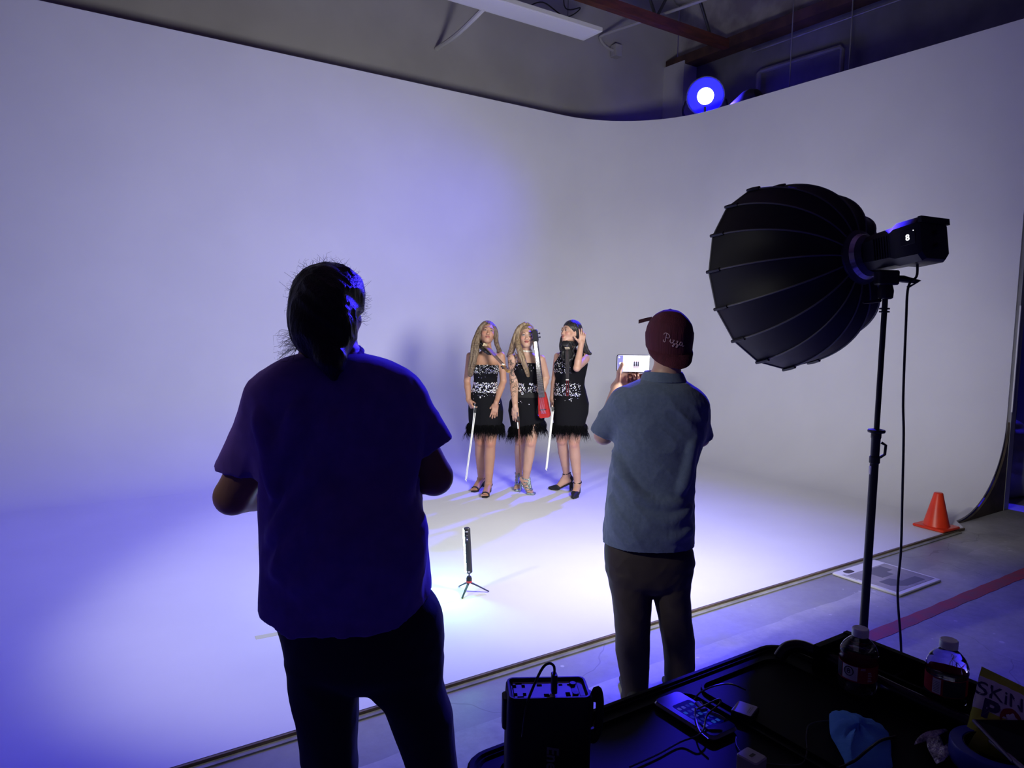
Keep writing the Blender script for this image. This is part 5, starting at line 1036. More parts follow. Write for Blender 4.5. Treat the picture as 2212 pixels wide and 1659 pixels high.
rim = sbring(1.0); MB().tube([FRS @ Vector(p) for p in rim] + [FRS @ Vector(rim[0])], .0045, 0, 6).build('rim_edge', M_pipe, t)
MB().lathe([(.115, .035), (.125, .02), (.120, -.005), (.098, -.02), (.085, -.05), (.078, -.06), (.001, -.06)], 0, FRS, 40).build('speed_ring', mat('dark_metal_ring', (0.10, 0.10, 0.12), 0.35, metal=.8), t)
MB().lathe([(.1005, -.014), (.1025, -.018), (.092, -.036), (.090, -.034)], 0, FRS, 40, False).build('chrome_ring', M_silver, t)
# lamp head behind the ring
t2 = thing('studio_lamp', 'black studio lamp head with a lit figure display behind the softbox', 'studio light', hub - ax * .06)
mb = MB(); S8 = lambda w, h, c, z: [(sx * (w - (c if k in (0, 1) else 0)) if 0 else x, y, z) for x, y in ((w - c, -h), (w, -h + c), (w, h - c), (w - c, h), (-w + c, h), (-w, h - c), (-w, -h + c), (-w + c, -h))]
mb.loft([S8(.070, .070, .03, 0.0), S8(.075, .075, .03, -.05), S8(.078, .078, .03, -.13), S8(.088, .088, .028, -.16), S8(.092, .088, .025, -.26), S8(.085, .080, .025, -.275)][::-1], 0, FRS); mb.build('lamp_housing', mat('satin_black', (0.018, 0.017, 0.022), 0.38), t2, True, angle=30)
for q in range(7): MB().box((-.0785 - .002, -.045, -.06 - .012 * q), (.0785 + .002, .045, -.063 - .012 * q), 0, FRS).build('cooling_slot', M_black, t2, False)
sgn = 1 if sx_.dot(Vector((-1, 0, 0))) < 0 else -1     # camera side of the housing
side = -ax.cross(up_); cs = [s_ for s_ in (sx_, -sx_) if s_.dot(Vector(CAM) - hub) > 0][0]
FD = frame(hub * 0 - ax * .2505 + cs * .0925 + up_ * .012, -ax if cs.cross(up_).dot(ax) > 0 else -ax, up_, cs)
xd = up_.cross(cs); FD = frame(-ax * .225 + cs * .0922 + up_ * .012, xd, up_, cs)
MB().box((-.032, -.030, 0), (.032, .030, .002), 0, FD, bev=.004).build('display', M_black, t2)
E8 = mat('display_glow', (1, 1, 1), .3, emis=(.9, .93, 1), estr=2.2)
text_mesh('8', .034, FD @ Matrix.Translation((0, -.002, .0025)), 'display_digit', E8, t2, bold=.0006)
MB().lathe([(.0001, 0), (.002, 0), (.002, .001), (.0001, .001)], 0, FD @ Matrix.Translation((.026, .022, .002)), 8).build('status_led', E8, t2)
for y in (.022, -.030): MB().tube([FRS @ Vector((0, y, -.272)), FRS @ Vector((0, y, -.292))], [.012, .011], 0, 14).build('control_knob', M_black, t2)
MB().box((-.09, .06, -.285), (.09, .085, -.27), 0, FRS).build('rear_lip', M_black, t2)
# yoke, bracket and stand
pv = hub - ax * .155 - Vector((0, 0, .085))
pb = aty(1913, 632, pv.y); t3 = thing('light_stand', 'tall black light stand carrying the softbox, rising behind the cart', 'light stand', (pb[0], pv.y, 0))
mb = MB(); zt = pv.z
mb.box((-.045, -.03, zt - .065), (.045, .03, zt - .004), 0, None, bev=.015); mb.build('tilt_bracket', M_black, t3)
MB().tube([(.02, 0, zt - .035), (.06, -.02, zt - .04), (.115, -.035, zt - .052), (.075, -.03, zt - .075)], [.012, .015, .014, .006], 0, 8).build('tilt_handle', M_black, t3)
MB().lathe([(.022, zt - .125), (.030, zt - .12), (.032, zt - .09), (.024, zt - .06)], n=20).build('receiver', M_black, t3)
MB().tube([(-.02, 0, zt - .13), (-.06, -.01, zt - .137), (-.10, -.015, zt - .142)], [.008, .007, .005], 0, 8).build('receiver_lever', M_black, t3)
MB().lathe([(.0115, aty(1890, 945, pv.y)[2] + .01), (.0115, zt - .11)], n=20).build('upper_pole', M_black, t3)
for z in (zt - .165, zt - .178): MB().lathe([(.011, z - .004), (.021, z - .003), (.021, z + .003), (.011, z + .004)], n=20).build('pole_collar', M_black, t3)
zc = float(aty(1890, 945, pv.y)[2])
MB().lathe([(.017, zc - .115), (.022, zc - .11), (.022, zc - .085), (.018, zc - .08), (.019, zc - .005), (.021, zc), (.021, zc + .02), (.018, zc + .025)], n=20).build('pole_joint', M_black, t3)
MB().lathe([(.018, zc + .018), (.034, zc + .022), (.036, zc + .028), (.034, zc + .034), (.018, zc + .038)], n=28).build('joint_disc', M_black, t3)
MB().tube([(.018, -.012, zc - .02), (.034, -.02, zc - .03), (.032, -.02, zc - .07), (.016, -.012, zc - .085)], .006, 0, 8).build('clamp_lever', M_black, t3)
MB().box((-.0215, -.012, zc - .16), (-.0165, .002, zc - .125)).build('pole_label', M_white, t3, False)
MB().lathe([(.0178, .22), (.0178, zc - .10)], n=24).build('lower_pole', M_black, t3)
MB().lathe([(.028, .19), (.030, .23), (.022, .25)], n=20).build('leg_collar', M_black, t3); MB().lathe([(.0178, .05), (.0178, .22)], n=20).build('centre_column', M_black, t3)
for a in (0.4, 2.5, 4.6):
    c_, s_ = math.cos(a), math.sin(a); MB().tube([(.02 * c_, .02 * s_, .21), (.42 * c_, .42 * s_, .012)], .011, 0, 8).build('leg', M_black, t3); MB().tube([(.02 * c_, .02 * s_, .07), (.20 * c_, .20 * s_, .115)], .007, 0, 6).build('leg_brace', M_black, t3)
# power cable
pA = hub - ax * .255 - up_ * .085
pts = [pA, pA + Vector((0, 0, -.05)), Vector(aty(1962, 620, pA.y)), Vector(aty(1957, 700, pA.y)), Vector(aty(1951, 860, pA.y)), Vector(aty(1952, 940, pA.y)), Vector(aty(1949, 1080, pA.y)), Vector(aty(1946, 1190, pA.y)), Vector(aty(1939, 1280, pA.y)), Vector(aty(1946, 1390, pA.y)), Vector(aty(1948, 1500, pA.y)), Vector(aty(1945, 1560, pA.y)) * 1.0]
pts[-1].z = .008; pts.append(pts[-1] + Vector((.1, .15, 0)))
pts = [p if p.z > .008 else Vector((p.x, p.y, .008)) for p in pts]
pts = smooth_path(pts, 6); pts = [Vector((p.x, p.y, max(p.z, .007))) for p in pts]
o = MB().tube(pts, .0052, 0, 8).build('power_cable', M_black, None, origin=pts[-1]); tag(o, 'black power cable hanging from the lamp head to the floor', 'cable')

# small light wand on a table tripod, standing on the stage
tb = Vector(atz(1015, 1281, ZF)); t = thing('light_wand', 'short black light wand glowing along its left side on a tiny tripod', 'light wand', tb, math.radians(2))
wa = Vector(aty(1013.5, 1238, tb.y)) - tb; wb = Vector(aty(1008, 1140, tb.y - .02)) - tb; za = (wb - wa).normalized(); Lw = (wb - wa).length; xw = Vector((0, 1, 0)).cross(za).normalized(); xw = (xw * math.cos(-.02) + za.cross(xw) * math.sin(-.02)); FW = frame(wa, xw, za.cross(xw), za)
mb = MB(); ov = lambda z, k: [(.021 * k * math.cos(a), .020 * k * math.sin(a), z) for a in np.arange(20) * 2 * math.pi / 20]
mb.loft([ov(0, .6), ov(.008, 1), ov(Lw - .006, 1), ov(Lw, .8)], 0, FW); mb.build('wand_body', mat('grey_black_body', (0.025, 0.025, 0.03), 0.45), t)
MB().loft([[(-.0215 * c_ - .0035, y, z) for c_, y in ((.6, -.013), (1, -.008), (1, .008), (.6, .013))] + [(-.01, .013, z), (-.01, -.013, z)] for z in (.012, Lw - .008)], 0, FW).build('lit_diffuser', mat('cyan_white_glow', (1, 1, 1), .4, emis=(.35, .95, 1.0), estr=200), t, False)
fz = FW @ Matrix.Translation((0, -.0205, 0)) 
for z0, z1, x1, m_ in ((Lw - .022, Lw - .014, .008, M_lbl), (.012, .022, .007, M_lbl), (Lw - .080, Lw - .056, .006, mat('dim_display', (.06, .06, .12), .3))): MB().box((-x1, -.0012, z0), (x1, .002, z1), 0, fz).build('printed_panel', m_, t, False)
MB().box((-.002, -.002, Lw - .070), (.002, -.0005, Lw - .066), 0, fz).build('indicator', E8, t, False)
for x in (-.004, .004): MB().box((x - .0012, -.0015, Lw - .046), (x + .0012, 0, Lw - .040), 0, fz).build('button', M_lbl, t, False)
MB().tube([wa, wa - Vector((0, 0, .016))], .004, 0, 8).build('mount_screw', M_black, t)
hz = (wa.z - .016); MB().lathe([(.017, hz - .034), (.018, hz - .018), (.013, hz - .004), (.004, hz)], 0, Matrix.Translation((wa.x, wa.y, 0)), 20).build('ball_head', M_black, t)
MB().lathe([(.0172, hz - .044), (.0185, hz - .042), (.0185, hz - .034), (.0172, hz - .032)], 0, Matrix.Translation((wa.x, wa.y, 0)), 24).build('red_ring', mat('red_anodised', (0.55, 0.04, 0.04), .35), t)
for px, py in ((993, 1268), (997, 1294), (1056, 1280)):
    e = Vector(atz(px, py, ZF)) - tb; e.z = .006; s_ = Vector((wa.x, wa.y, hz - .044)); dn = (Vector((e.x, e.y, 0)) - Vector((s_.x, s_.y, 0))).normalized()
    MB().tube([s_ + dn * .008, s_ * .6 + e * .4 + Vector((0, 0, .004)), e], [.0085, .0075, .0060], 0, 8, flat=.7).build('leg', M_black, t)

# ------------------------------------------------------------------ the cart and what lies on it
ZT = 0.97
cart = thing('utility_cart', 'black plastic utility cart with recessed tray top, filling the bottom right corner', 'cart', W(1.05, .74, 0), UROT)
M_ct = mat('textured_black_plastic', (0.005, 0.005, 0.006), 0.6, bump=0.02, bscale=160, spec=0.12)
CU, CV = 1.05, .74
def cb(u0, v0, z0, u1, v1, z1, bev=0.0): return (u0 - CU, v0 - CV, z0), (u1 - CU, v1 - CV, z1), bev
def addc(mb, *a): lo_, hi_, bv_ = cb(*a); mb.box(lo_, hi_, bev=bv_); return mb
def tray(name, u0, v0, u1, v1, z, rim, R=.05, w=.018):
    mb = MB(); A = lambda ins, zz: [(x, y, zz) for x, y in rrect(u0 + ins - CU, v0 + ins - CV, u1 - ins - CU, v1 - ins - CV, max(.008, R - ins))]
    mb.loft([A(0.004, z - .03), A(0, z - .025), A(0, z + rim - .004), A(.004, z + rim), A(w - .004, z + rim), A(w, z + rim - .004), A(w + .004, z + .004), A(w + .008, z)], cap=True); return mb.build(name, M_ct, cart, True, angle=40)
def rrect(x0, y0, x1, y1, r): return [(cx_ + r * math.cos(math.radians(a0 + 15 * j)), cy_ + r * math.sin(math.radians(a0 + 15 * j))) for cx_, cy_, a0 in ((x1 - r, y1 - r, 0), (x0 + r, y1 - r, 90), (x0 + r, y0 + r, 180), (x1 - r, y0 + r, 270)) for j in range(7)]
tray('tray_top', .585, .43, 1.475, 1.028, ZT, .007, .06, .016)
def ridge(name, u0, v0, u1, v1, R=.04, w=.007, hgt=.006): mb = MB(); mb.loft([[(x, y, z) for x, y in rrect(u0 + i - CU, v0 + i - CV, u1 - i - CU, v1 - i - CV, max(.006, R - i))] for i, z in ((0, ZT - .001), (.002, ZT + hgt), (w, ZT + hgt), (w + .002, ZT - .001))], cap=False); return mb.build(name, M_ct, cart, True, angle=40)
ridge('tray_ridge', .625, .47, 1.118, .985); ridge('tray_ridge', 1.135, .47, 1.405, .985)
# end console with bins and cup wells
mb = MB(); mb.box((1.475 - CU, .43 - CV, ZT - .06), (1.56 - CU, .90 - CV, ZT + .008)); mb.build('console', M_ct, cart, False)
for a in ((1.43, .885, ZT, 1.56, .90, ZT + .058), (1.545, .43, ZT, 1.56, .90, ZT + .060), (1.472, .43, ZT + .006, 1.480, .79, ZT + .04), (1.475, .745, ZT + .006, 1.55, .752, ZT + .035), (1.475, .57, ZT + .006, 1.55, .577, ZT + .04)): addc(MB(), *a).build('console_wall', M_ct, cart, False)
mb = MB(); mb.loft([[(x, .885 - CV + y, z) for y in (0, .014)] for x, z in ()], cap=False) if 0 else None
for (u_, v_) in ((1.515, .525),): MB().lathe([(.042, ZT + .006), (.046, ZT + .045), (.050, ZT + .05), (.050, ZT + .045), (.046, ZT + .006)], 0, Matrix.Translation((u_ - CU, v_ - CV, 0)), 28).build('cup_well', M_ct, cart)
H_ = lambda u, v, z: Vector((u - CU, v - CV, z))
MB().tube(smooth_path([H_(1.415, .975, ZT + .0), H_(1.43, .966, ZT + .022), H_(1.450, .945, ZT + .030), H_(1.460, .90, ZT + .027), H_(1.458, .83, ZT + .026), H_(1.452, .70, ZT + .024), H_(1.452, .55, ZT + .024), H_(1.452, .45, ZT + .024)]), .0145, 0, 12).build('push_handle', mat('smooth_black_tube', (0.014, 0.014, 0.016), .22), cart)
for u_ in (.62, 1.45):
    for v_ in (.47, .98):
        mb = MB(); addc(mb, u_ - .022, v_ - .022, .16, u_ + .022, v_ + .022, ZT - .02, .008); mb.build('corner_post', M_ct, cart)
        c = MB().lathe([(.001, -.014), (.05, -.014), (.055, -.008), (.055, .008), (.05, .014), (.001, .014)], 0, Matrix.Translation((u_ - CU, v_ - CV, .056)) @ Matrix.Rotation(math.pi / 2, 4, 'X'), 24).build('caster', M_black, cart)
        MB().box((u_ - CU - .02, v_ - CV - .024, .05), (u_ - CU + .02, v_ - CV + .024, .165)).build('caster_fork', M_steel, c, False)
mb = MB(); addc(mb, .59, .44, .15, 1.47, 1.03, .20, .04); mb.build('lower_shelf', M_ct, cart)

# portable power station
fl = Vector(atz(1097, 1512, 1.16)); fr = Vector(atz(1282, 1508, 1.16)); xw = (fr - fl).normalized(); yw = Vector((-xw.y, xw.x, 0)); w2 = (fr - fl).length / 2; dp = .072; zc_ = ZT + .003; hh = 1.16 - zc_
ps = thing('power_station', 'black portable power station with socket panel on top, standing on the cart', 'power station', (fl + fr) / 2 + yw * dp / 2 - Vector((0, 0, 1.16 - zc_)), math.atan2(xw.y, xw.x))
M_void = mat('socket_hole', (.002, .002, .002), .9, spec=0.0); M_ps = mat('matte_black_case', (0.010, 0.010, 0.012), 0.5); M_pp = mat('grey_socket_panel', (0.5, 0.5, 0.52), 0.5)
mb = MB(); A = lambda ins, z: [(x, y, z) for x, y in rrect(-w2 + ins, -dp / 2 + ins, w2 - ins, dp / 2 - ins, max(.003, .014 - ins))]
mb.loft([A(.004, 0), A(0, .004), A(0, hh - .018), A(.001, hh - .004), A(.003, hh), A(.006, hh), A(.008, hh - .004), A(.010, hh - .006)]); mb.build('case', M_ps, ps, angle=45)
MB().box((-w2 + .012, -dp / 2 + .011, hh - .0058), (w2 * .56, dp / 2 - .011, hh - .0045)).build('socket_panel', M_pp, ps, False)
MB().box((w2 * .57, -dp / 2 + .011, hh - .0058), (w2 - .011, dp / 2 - .011, hh - .0050)).build('control_panel', mat('dark_panel', (.03, .03, .033), .4), ps, False)
MB().box((w2 * .74, -dp / 2 + .015, hh - .0048), (w2 * .86, dp / 2 - .014, hh - .0042)).build('lcd', mat('dim_lcd', (.16, .16, .2), .3), ps, False)
for x, y, a, b_ in [(-.052, -.013, .0025, .004), (-.038, -.013, .0025, .004), (-.045, -.021, .005, .002), (-.052, .012, .0025, .004), (-.038, .012, .0025, .004), (-.045, .020, .005, .002), (.030, -.015, .0035, .0055), (.041, -.015, .0035, .0055), (-.012, .014, .004, .003), (.022, .014, .003, .002), (.036, .014, .003, .002), (-.004, -.017, .004, .004)]: MB().box((x - a, y - b_, hh - .0046), (x + a, y + b_, hh - .0040)).build('socket', M_void, ps, False)
for y in (-.014, .016): MB().lathe([(.0001, hh - .005), (.005, hh - .005), (.005, hh - .002), (.0001, hh - .002)], 0, Matrix.Translation((w2 * .64, y, 0)), 14).build('power_button', M_ps, ps)
for s_ in (-1, 1): mb = MB(); mb.box((s_ * w2 - .006, -.014, hh - .062), (s_ * w2 + .006, .014, hh - .012), bev=.005); mb.build('handle_mount', M_ps, ps)
MB().tube(smooth_path([(w2 + .006, .0, hh - .024), (w2 + .013, .0, hh - .006), (w2 + .018, .0, hh - .030), (w2 + .016, 0, hh - .075), (w2 + .008, 0, hh - .09), (w2 + .004, 0, hh - .07)]), .0042, 0, 8, flat=1.6).build('carry_strap', M_ps, ps)
text_mesh('Energizer', .026, frame((.004, -dp / 2 - .0006, hh - .125), (0, 0, -1), (1, 0, 0), (0, -1, 0)), 'brand_lettering', mat('grey_lettering', (.17, .17, .19), .5), ps, ext=.0003, bold=.0006, shear=.2)
pl = MB(); pl.box((.004, -.024, hh - .004), (.013, -.004, hh + .026), bev=.003); 
pa = Vector(ps.location); Rz = Matrix.Rotation(ps.rotation_euler.z, 4, 'Z'); Lp = lambda x, y, z: pa + (Rz @ Vector((x, y, z)))
cab = thing('charging_cable', 'black charging cable plugged into the power station top, arching to its front', 'cable', Lp(.008, -.012, hh)); cab.rotation_euler.z = ps.rotation_euler.z
MB().box((-.0045, -.008, -.002), (.0045, .008, .028), bev=.003).build('plug', M_black, cab)
MB().tube(smooth_path([(0, 0, .026), (-.001, 0, .040), (-.010, -.002, .046), (-.022, -.008, .038), (-.040, -.024, .008), (-.047, -.034, -.010), (-.052, -.040, -.05)]), .0021, 0, 8).build('cord', M_black, cab)

# phone on the cart, rotated with the cart
M_glass = mat('dark_glass', (0.006, 0.006, 0.01), 0.12, spec=.2)
def cart_thing(name, label, cat, u, v, z=ZT, rot=0.0): return thing(name, label, cat, W(u, v, z), UROT + rot)
t = cart_thing('smartphone', 'phone in a clear case lying screen-up on the cart with a charging cord across', 'phone', 1.050, .903, ZT + .001)
mb = MB(); mb.box((-.037, -.078, 0), (.037, .078, .0105), bev=.013); mb.build('clear_case', mat('clear_case_edge', (0.30, 0.30, 0.42), 0.12, metal=.3), t)
mb = MB(); mb.box((-.0345, -.0755, .0104), (.0345, .0755, .0112), bev=.011); mb.build('screen', M_glass, t)
rnd = random.Random(12); Mi = [mat('dim_icon', tuple(x * .1 for x in c_), .6, emis=c_, estr=.30, spec=.05) for c_ in ((.02, .02, .9), (.03, .12, .8), (.02, .03, .5), (.10, .10, .9))]
MB().box((-.022, -.052, .0112), (.028, .040, .01135), bev=.006).build('screen_glow', mat('dim_blue_screen', (.0, .0, .03), .6, emis=(.0, .0, .5), estr=.12, spec=.05), t)
for i in range(4):
    for j in range(5): x, y = -.0165 + .0115 * i, -.042 + .0165 * j; MB().box((x - .0038, y - .0045, .0114), (x + .0038, y + .0045, .0116), bev=.002).build('app_icon', Mi[rnd.randrange(4)], t)
for k in range(4): MB().box((-.0374, -.052 + .0045 * k, .004), (-.0366, -.050 + .0045 * k, .009)).build('grip_line', M_lbl, t, False)
t = cart_thing('charging_cable', 'thin dark charging cord looping over the phone on the cart', 'cable', 1.10, .93, ZT)
cp = lambda px, py, z: Vector(t.matrix_basis.inverted() @ Vector(atz(px, py, z)))
bpy.context.view_layer.update()
def cord(name, parent, P, r=.0017, m=None): return MB().tube(smooth_path([cp(a, b_, c_) for a, b_, c_ in P], 8), r, 0, 6).build(name, m or M_cord, parent)
M_cord = mat('grey_cord', (0.05, 0.05, 0.055), 0.3)
cord('cord', t, [(1500, 1511, ZT + .02), (1515, 1494, ZT + .035), (1550, 1480, ZT + .045), (1580, 1478, ZT + .04), (1610, 1490, ZT + .012)])
cord('cord', t, [(1505, 1532, ZT + .022), (1530, 1520, ZT + .035), (1553, 1510, ZT + .04), (1555, 1520, ZT + .035), (1528, 1545, ZT + .025), (1520, 1575, ZT + .017), (1505, 1590, ZT + .014), (1470, 1603, ZT + .005), (1420, 1630, ZT + .004), (1360, 1657, ZT + .004)])
MB().tube(smooth_path([cp(1502, 1530, ZT + .022), cp(1503, 1552, ZT + .016), cp(1512, 1580, ZT + .015), cp(1530, 1597, ZT + .015)], 8), .0017, 0, 6).build('cord', M_cord, t)
a_, b_ = cp(1508, 1518, ZT + .022), cp(1521, 1534, ZT + .02); MB().tube([a_, b_], .008, 0, 10, flat=.5).build('plug_head', mat('worn_beige_plug', (.16, .15, .13), .6), t)
MB().tube(smooth_path([cp(1533, 1540, ZT + .014), cp(1550, 1546, ZT + .014), cp(1565, 1555, ZT + .012)]), .004, 0, 8).build('cable_sleeve', mat('worn_beige_sleeve', (.16, .15, .13), .6), t)
# tagged charger block
t = cart_thing('charger_block', 'small black charger with a glossy blue-white top label beside the phone', 'charger', 1.142, .856, ZT + .001, .35)
MB().box((-.024, -.021, 0), (.024, .021, .014), bev=.004).build('charger_body', M_black, t); MB().box((-.022, -.018, .0141), (.022, .020, .0146), bev=.003).build('top_label', mat('white_label', (.75, .75, .8), .35), t)
for k, y in enumerate((-.012, -.009)): MB().box((-.012, y, .0147), (.014 - .004 * k, y + .0012, .0149)).build('fine_print', M_lbl, t, False)
t = cart_thing('charger_block', 'small white-topped charger at the very bottom edge of the photo', 'charger', 1.005, .735, ZT + .001, .1)
MB().box((-.018, -.02, 0), (.018, .02, .03), bev=.006).build('charger_body', mat('pale_charger', (.55, .55, .6), .4), t); MB().box((-.006, -.004, .0300), (.006, .002, .0304)).build('port', M_black, t, False)
t = cart_thing('charging_cable', 'black cord running across the cart from the charger toward the blue mask', 'cable', 1.2, .8, ZT)
bpy.context.view_layer.update()
cord('cord', t, [(1590, 1592, ZT + .003), (1592, 1612, ZT + .003), (1615, 1638, ZT + .003), (1660, 1650, ZT + .003), (1725, 1652, ZT + .003), (1742, 1630, ZT + .004), (1742, 1590, ZT + .004), (1748, 1566, ZT + .004), (1775, 1558, ZT + .004), (1800, 1558, ZT + .004)], .0013)

# water bottles
M_pet = bpy.data.materials.new('clear_plastic'); M_pet.use_nodes = True; nt = M_pet.node_tree; b_ = nt.nodes['Principled BSDF']; b_.inputs['Base Color'].default_value = (.93, .93, 1, 1); b_.inputs['Roughness'].default_value = .05; b_.inputs['Transmission Weight'].default_value = 1.0; b_.inputs['IOR'].default_value = 1.22
M_water = mat('water', (.95, .97, 1), .0, trans=1.0, ior=1.25); M_lblr = mat('red_bottle_label', (.42, .02, .05), .45); M_lblw = mat('white_label_patch', (.9, .9, .92), .5); M_lbld = mat('dark_label_patch', (.02, .03, .05), .5); M_capb = mat('white_bottle_cap', (.95, .95, 1.0), .45)
def bottle(label, u, v, z, rot, fill, kind):
    t = cart_thing('water_bottle', label, 'bottle', u, v, z, rot); r = .0385
    pr = [(.001, .004), (.014, .002), (.030, .001), (.034, .006), (r, .014), (r - .001, .024), (r, .030), (r - .0015, .034), (r - .0015, .072), (r, .076), (r, .080), (r - .002, .084), (r - .0005, .088), (r - .003, .095), (.031, .104), (.023, .113), (.0150, .120), (.0135, .124)]
    MB().lathe(pr, 0, None, 40, False).build('bottle_shell', M_pet, t, True, angle=70)
    wp = [(max(.001, a - .0022), b_ + .002) for a, b_ in pr if b_ < fill]; wp.append((wp[-1][0], fill)); wp.append((.0005, fill)); MB().lathe(wp, 0, None, 32).build('water', M_water, t, True, angle=50)
    MB().lathe([(.001, .123), (.0165, .123), (.0165, .137), (.015, .139), (.001, .139)], 0, None, 28).build('bottle_cap', M_capb, t)
    def patch(a0, a1, z0, z1, m, nm, rr=.0004): MB().loft([[((r - .0012 + rr) * math.cos(a), (r - .0012 + rr) * math.sin(a), z_) for a in np.radians(np.linspace(a0, a1, 24))] for z_ in (z0, z1)], closed=False, cap=False).build(nm, m, t, True, angle=None)
    patch(0, 359.9, .036, .070, M_lblr, 'label')
    cam_a = math.degrees(math.atan2(-W(u, v)[1], -W(u, v)[0]) - UROT - rot)
    def L3(txt, size, a, z_, m): aa = math.radians(a); n_ = Vector((math.cos(aa), math.sin(aa), 0)); x_ = Vector((-math.sin(aa), math.cos(aa), 0)); text_mesh(txt, size, frame(n_ * (r + .0006) + Vector((0, 0, z_)), x_, (0, 0, 1), n_), 'label_print', m, t, ext=.0001)
    if kind == 0:
        patch(cam_a - 48, cam_a + 0, .039, .069, M_lblw, 'label_patch', .0007); patch(cam_a - 85, cam_a - 52, .038, .069, M_lbld, 'label_patch', .0007)
        aa = math.radians(cam_a - 26); n_ = Vector((math.cos(aa), math.sin(aa), 0)); Fm = frame(n_ * (r - .0018) + Vector((0, 0, .057)), (-math.sin(aa), math.cos(aa), 0), (0, 0, 1), n_)
        MB().lathe([(.0085, .0), (.0098, .0), (.0098, .0022), (.0085, .0022)], 0, Fm, 24, False).build('label_ring', M_lbld, t); L3('8', .015, cam_a - 26, .057, M_lbld)
        for k in range(2): L3(('STAY', 'THE SAME')[k] if 0 else ('····', '······')[k] if 0 else '', .003, cam_a + 16, .064, M_lblw) if 0 else None
        for k in range(6): patch(cam_a + 30, cam_a + 44 - 2 * (k % 3), .041 + .0035 * k, .0422 + .0035 * k, M_lblw, 'label_fine_print', .0008)
        for k in range(2): patch(cam_a + 8, cam_a + 22, .064 + .0025 * k, .065 + .0025 * k, M_lblw, 'label_fine_print', .0008)
    else:
        patch(cam_a - 36, cam_a - 12, .038, .068, M_lblw, 'label_patch', .0007); patch(cam_a - 6, cam_a + 62, .037, .069, M_lbld, 'label_patch', .0006)
        for k in range(7): patch(cam_a - 33, cam_a - 16, .042 + .0033 * k, .0427 + .0033 * k, M_lbld, 'label_fine_print', .0011)
    return t
bottle('full small water bottle with red label showing a white figure-eight patch, left of the two', 1.420, .790, ZT + .0012, 0, .100, 0)
bottle('half-full small water bottle with red and black label, right of the two', 1.497, .652, ZT + .012, 0, .062, 1)

# blue face mask
v = Vol((-.13, -.1, -.012), (.13, .1, .05), .0028)
t = cart_thing('face_mask', 'crumpled light blue disposable face mask lying on the cart', 'face mask', 1.262, .685, ZT + .001)
bpy.context.view_layer.update(); iv = t.matrix_basis.inverted()
OUT = [(1791, 1546), (1800, 1541), (1826, 1541), (1860, 1554), (1896, 1566), (1916, 1583), (1924, 1604), (1925, 1635), (1922, 1664), (1840, 1668), (1822, 1640), (1806, 1610), (1793, 1585)]
O2 = [iv @ Vector(atz(a, b2, ZT + .004)) for a, b2 in OUT]; O2 = smooth_path(O2 + [O2[0]], 3)[:-1]; cen = sum(O2, Vector()) / len(O2); rings_ = []
rnd = random.Random(4); N_ = len(O2)
for q, hz_ in ((1.0, 0), (.99, .004), (.9, .010), (.7, .016), (.45, .021), (.2, .023), (.02, .0235)):
    rings_.append([tuple(cen + (p - cen) * q + Vector((0, 0, hz_ + (1 - q) * .004 * math.sin(j * .9) + (.0018 * math.sin(j * 2.3 + q * 9) if 0 < q < 1 else 0)))) for j, p in enumerate(O2)])
MB().loft(rings_).build('mask_cloth', mat('light_blue_nonwoven', (.12, .42, 1.0), .85, bump=.25, bscale=90), t, True, angle=60)
cp = lambda px, py, z: iv @ Vector(atz(px, py, z))
MB().tube(smooth_path([cp(1828, 1650, ZT + .026), cp(1845, 1644, ZT + .029), cp(1870, 1622, ZT + .032), cp(1900, 1600, ZT + .026), cp(1930, 1593, ZT + .006)], 8), .0026, 0, 8).build('cord_over_mask', M_black, None) if 0 else None
o = MB().tube(smooth_path([Vector(atz(1815, 1658, ZT + .006)), Vector(atz(1830, 1651, ZT + .026)), Vector(atz(1848, 1642, ZT + .032)), Vector(atz(1872, 1622, ZT + .035)), Vector(atz(1902, 1600, ZT + .028)), Vector(atz(1934, 1592, ZT + .006))], 8), .0026, 0, 8).build('charging_cable', M_black, None, origin=atz(1860, 1630, ZT)); tag(o, 'black cord lying over the blue face mask', 'cable')

# crumpled wrapper
t = cart_thing('snack_wrapper', 'torn crumpled silvery wrapper on the cart between mask and popcorn bag', 'wrapper', 1.385, .615, ZT)
bpy.context.view_layer.update(); iv = t.matrix_basis.inverted()
M_wrap = mat('crinkled_foil', (.8, .78, .85), .3, metal=.4, c2=(.18, .17, .24), scale=55, bump=1.0, bscale=120)
def strip(P, Wd, nm):
    v = []; n_ = len(P)
    for i, (a, b2, zz) in enumerate(P):
        p = iv @ Vector(atz(a, b2, ZT + zz)); nx_ = iv @ Vector(atz(P[min(i + 1, n_ - 1)][0], P[min(i + 1, n_ - 1)][1], ZT)); pv_ = iv @ Vector(atz(P[max(i - 1, 0)][0], P[max(i - 1, 0)][1], ZT)); d_ = (nx_ - pv_).normalized(); s_ = Vector((-d_.y, d_.x, 0)) * Wd[i]
        v += [p - s_, p + Vector((0, 0, .004 * ((i % 2) * 2 - 1) + .002)), p + s_ + Vector((0, 0, .003 * (i % 3)))]
    f = [q for i in range(n_ - 1) for q in ((3 * i, 3 * i + 1, 3 * i + 4, 3 * i + 3), (3 * i + 1, 3 * i + 2, 3 * i + 5, 3 * i + 4))]
    o = MB().add(v, f).build(nm, M_wrap, t, True, angle=20); o.modifiers.new('s', 'SUBSURF').levels = 2; o.modifiers['s'].render_levels = 2; o.modifiers.new('t', 'SOLIDIFY').thickness = .0008
strip([(1975, 1608, .006), (1990, 1599, .008), (2010, 1590, .012), (2030, 1581, .014), (2046, 1577, .010)], (.001, .006, .008, .005, .002), 'foil_strip')
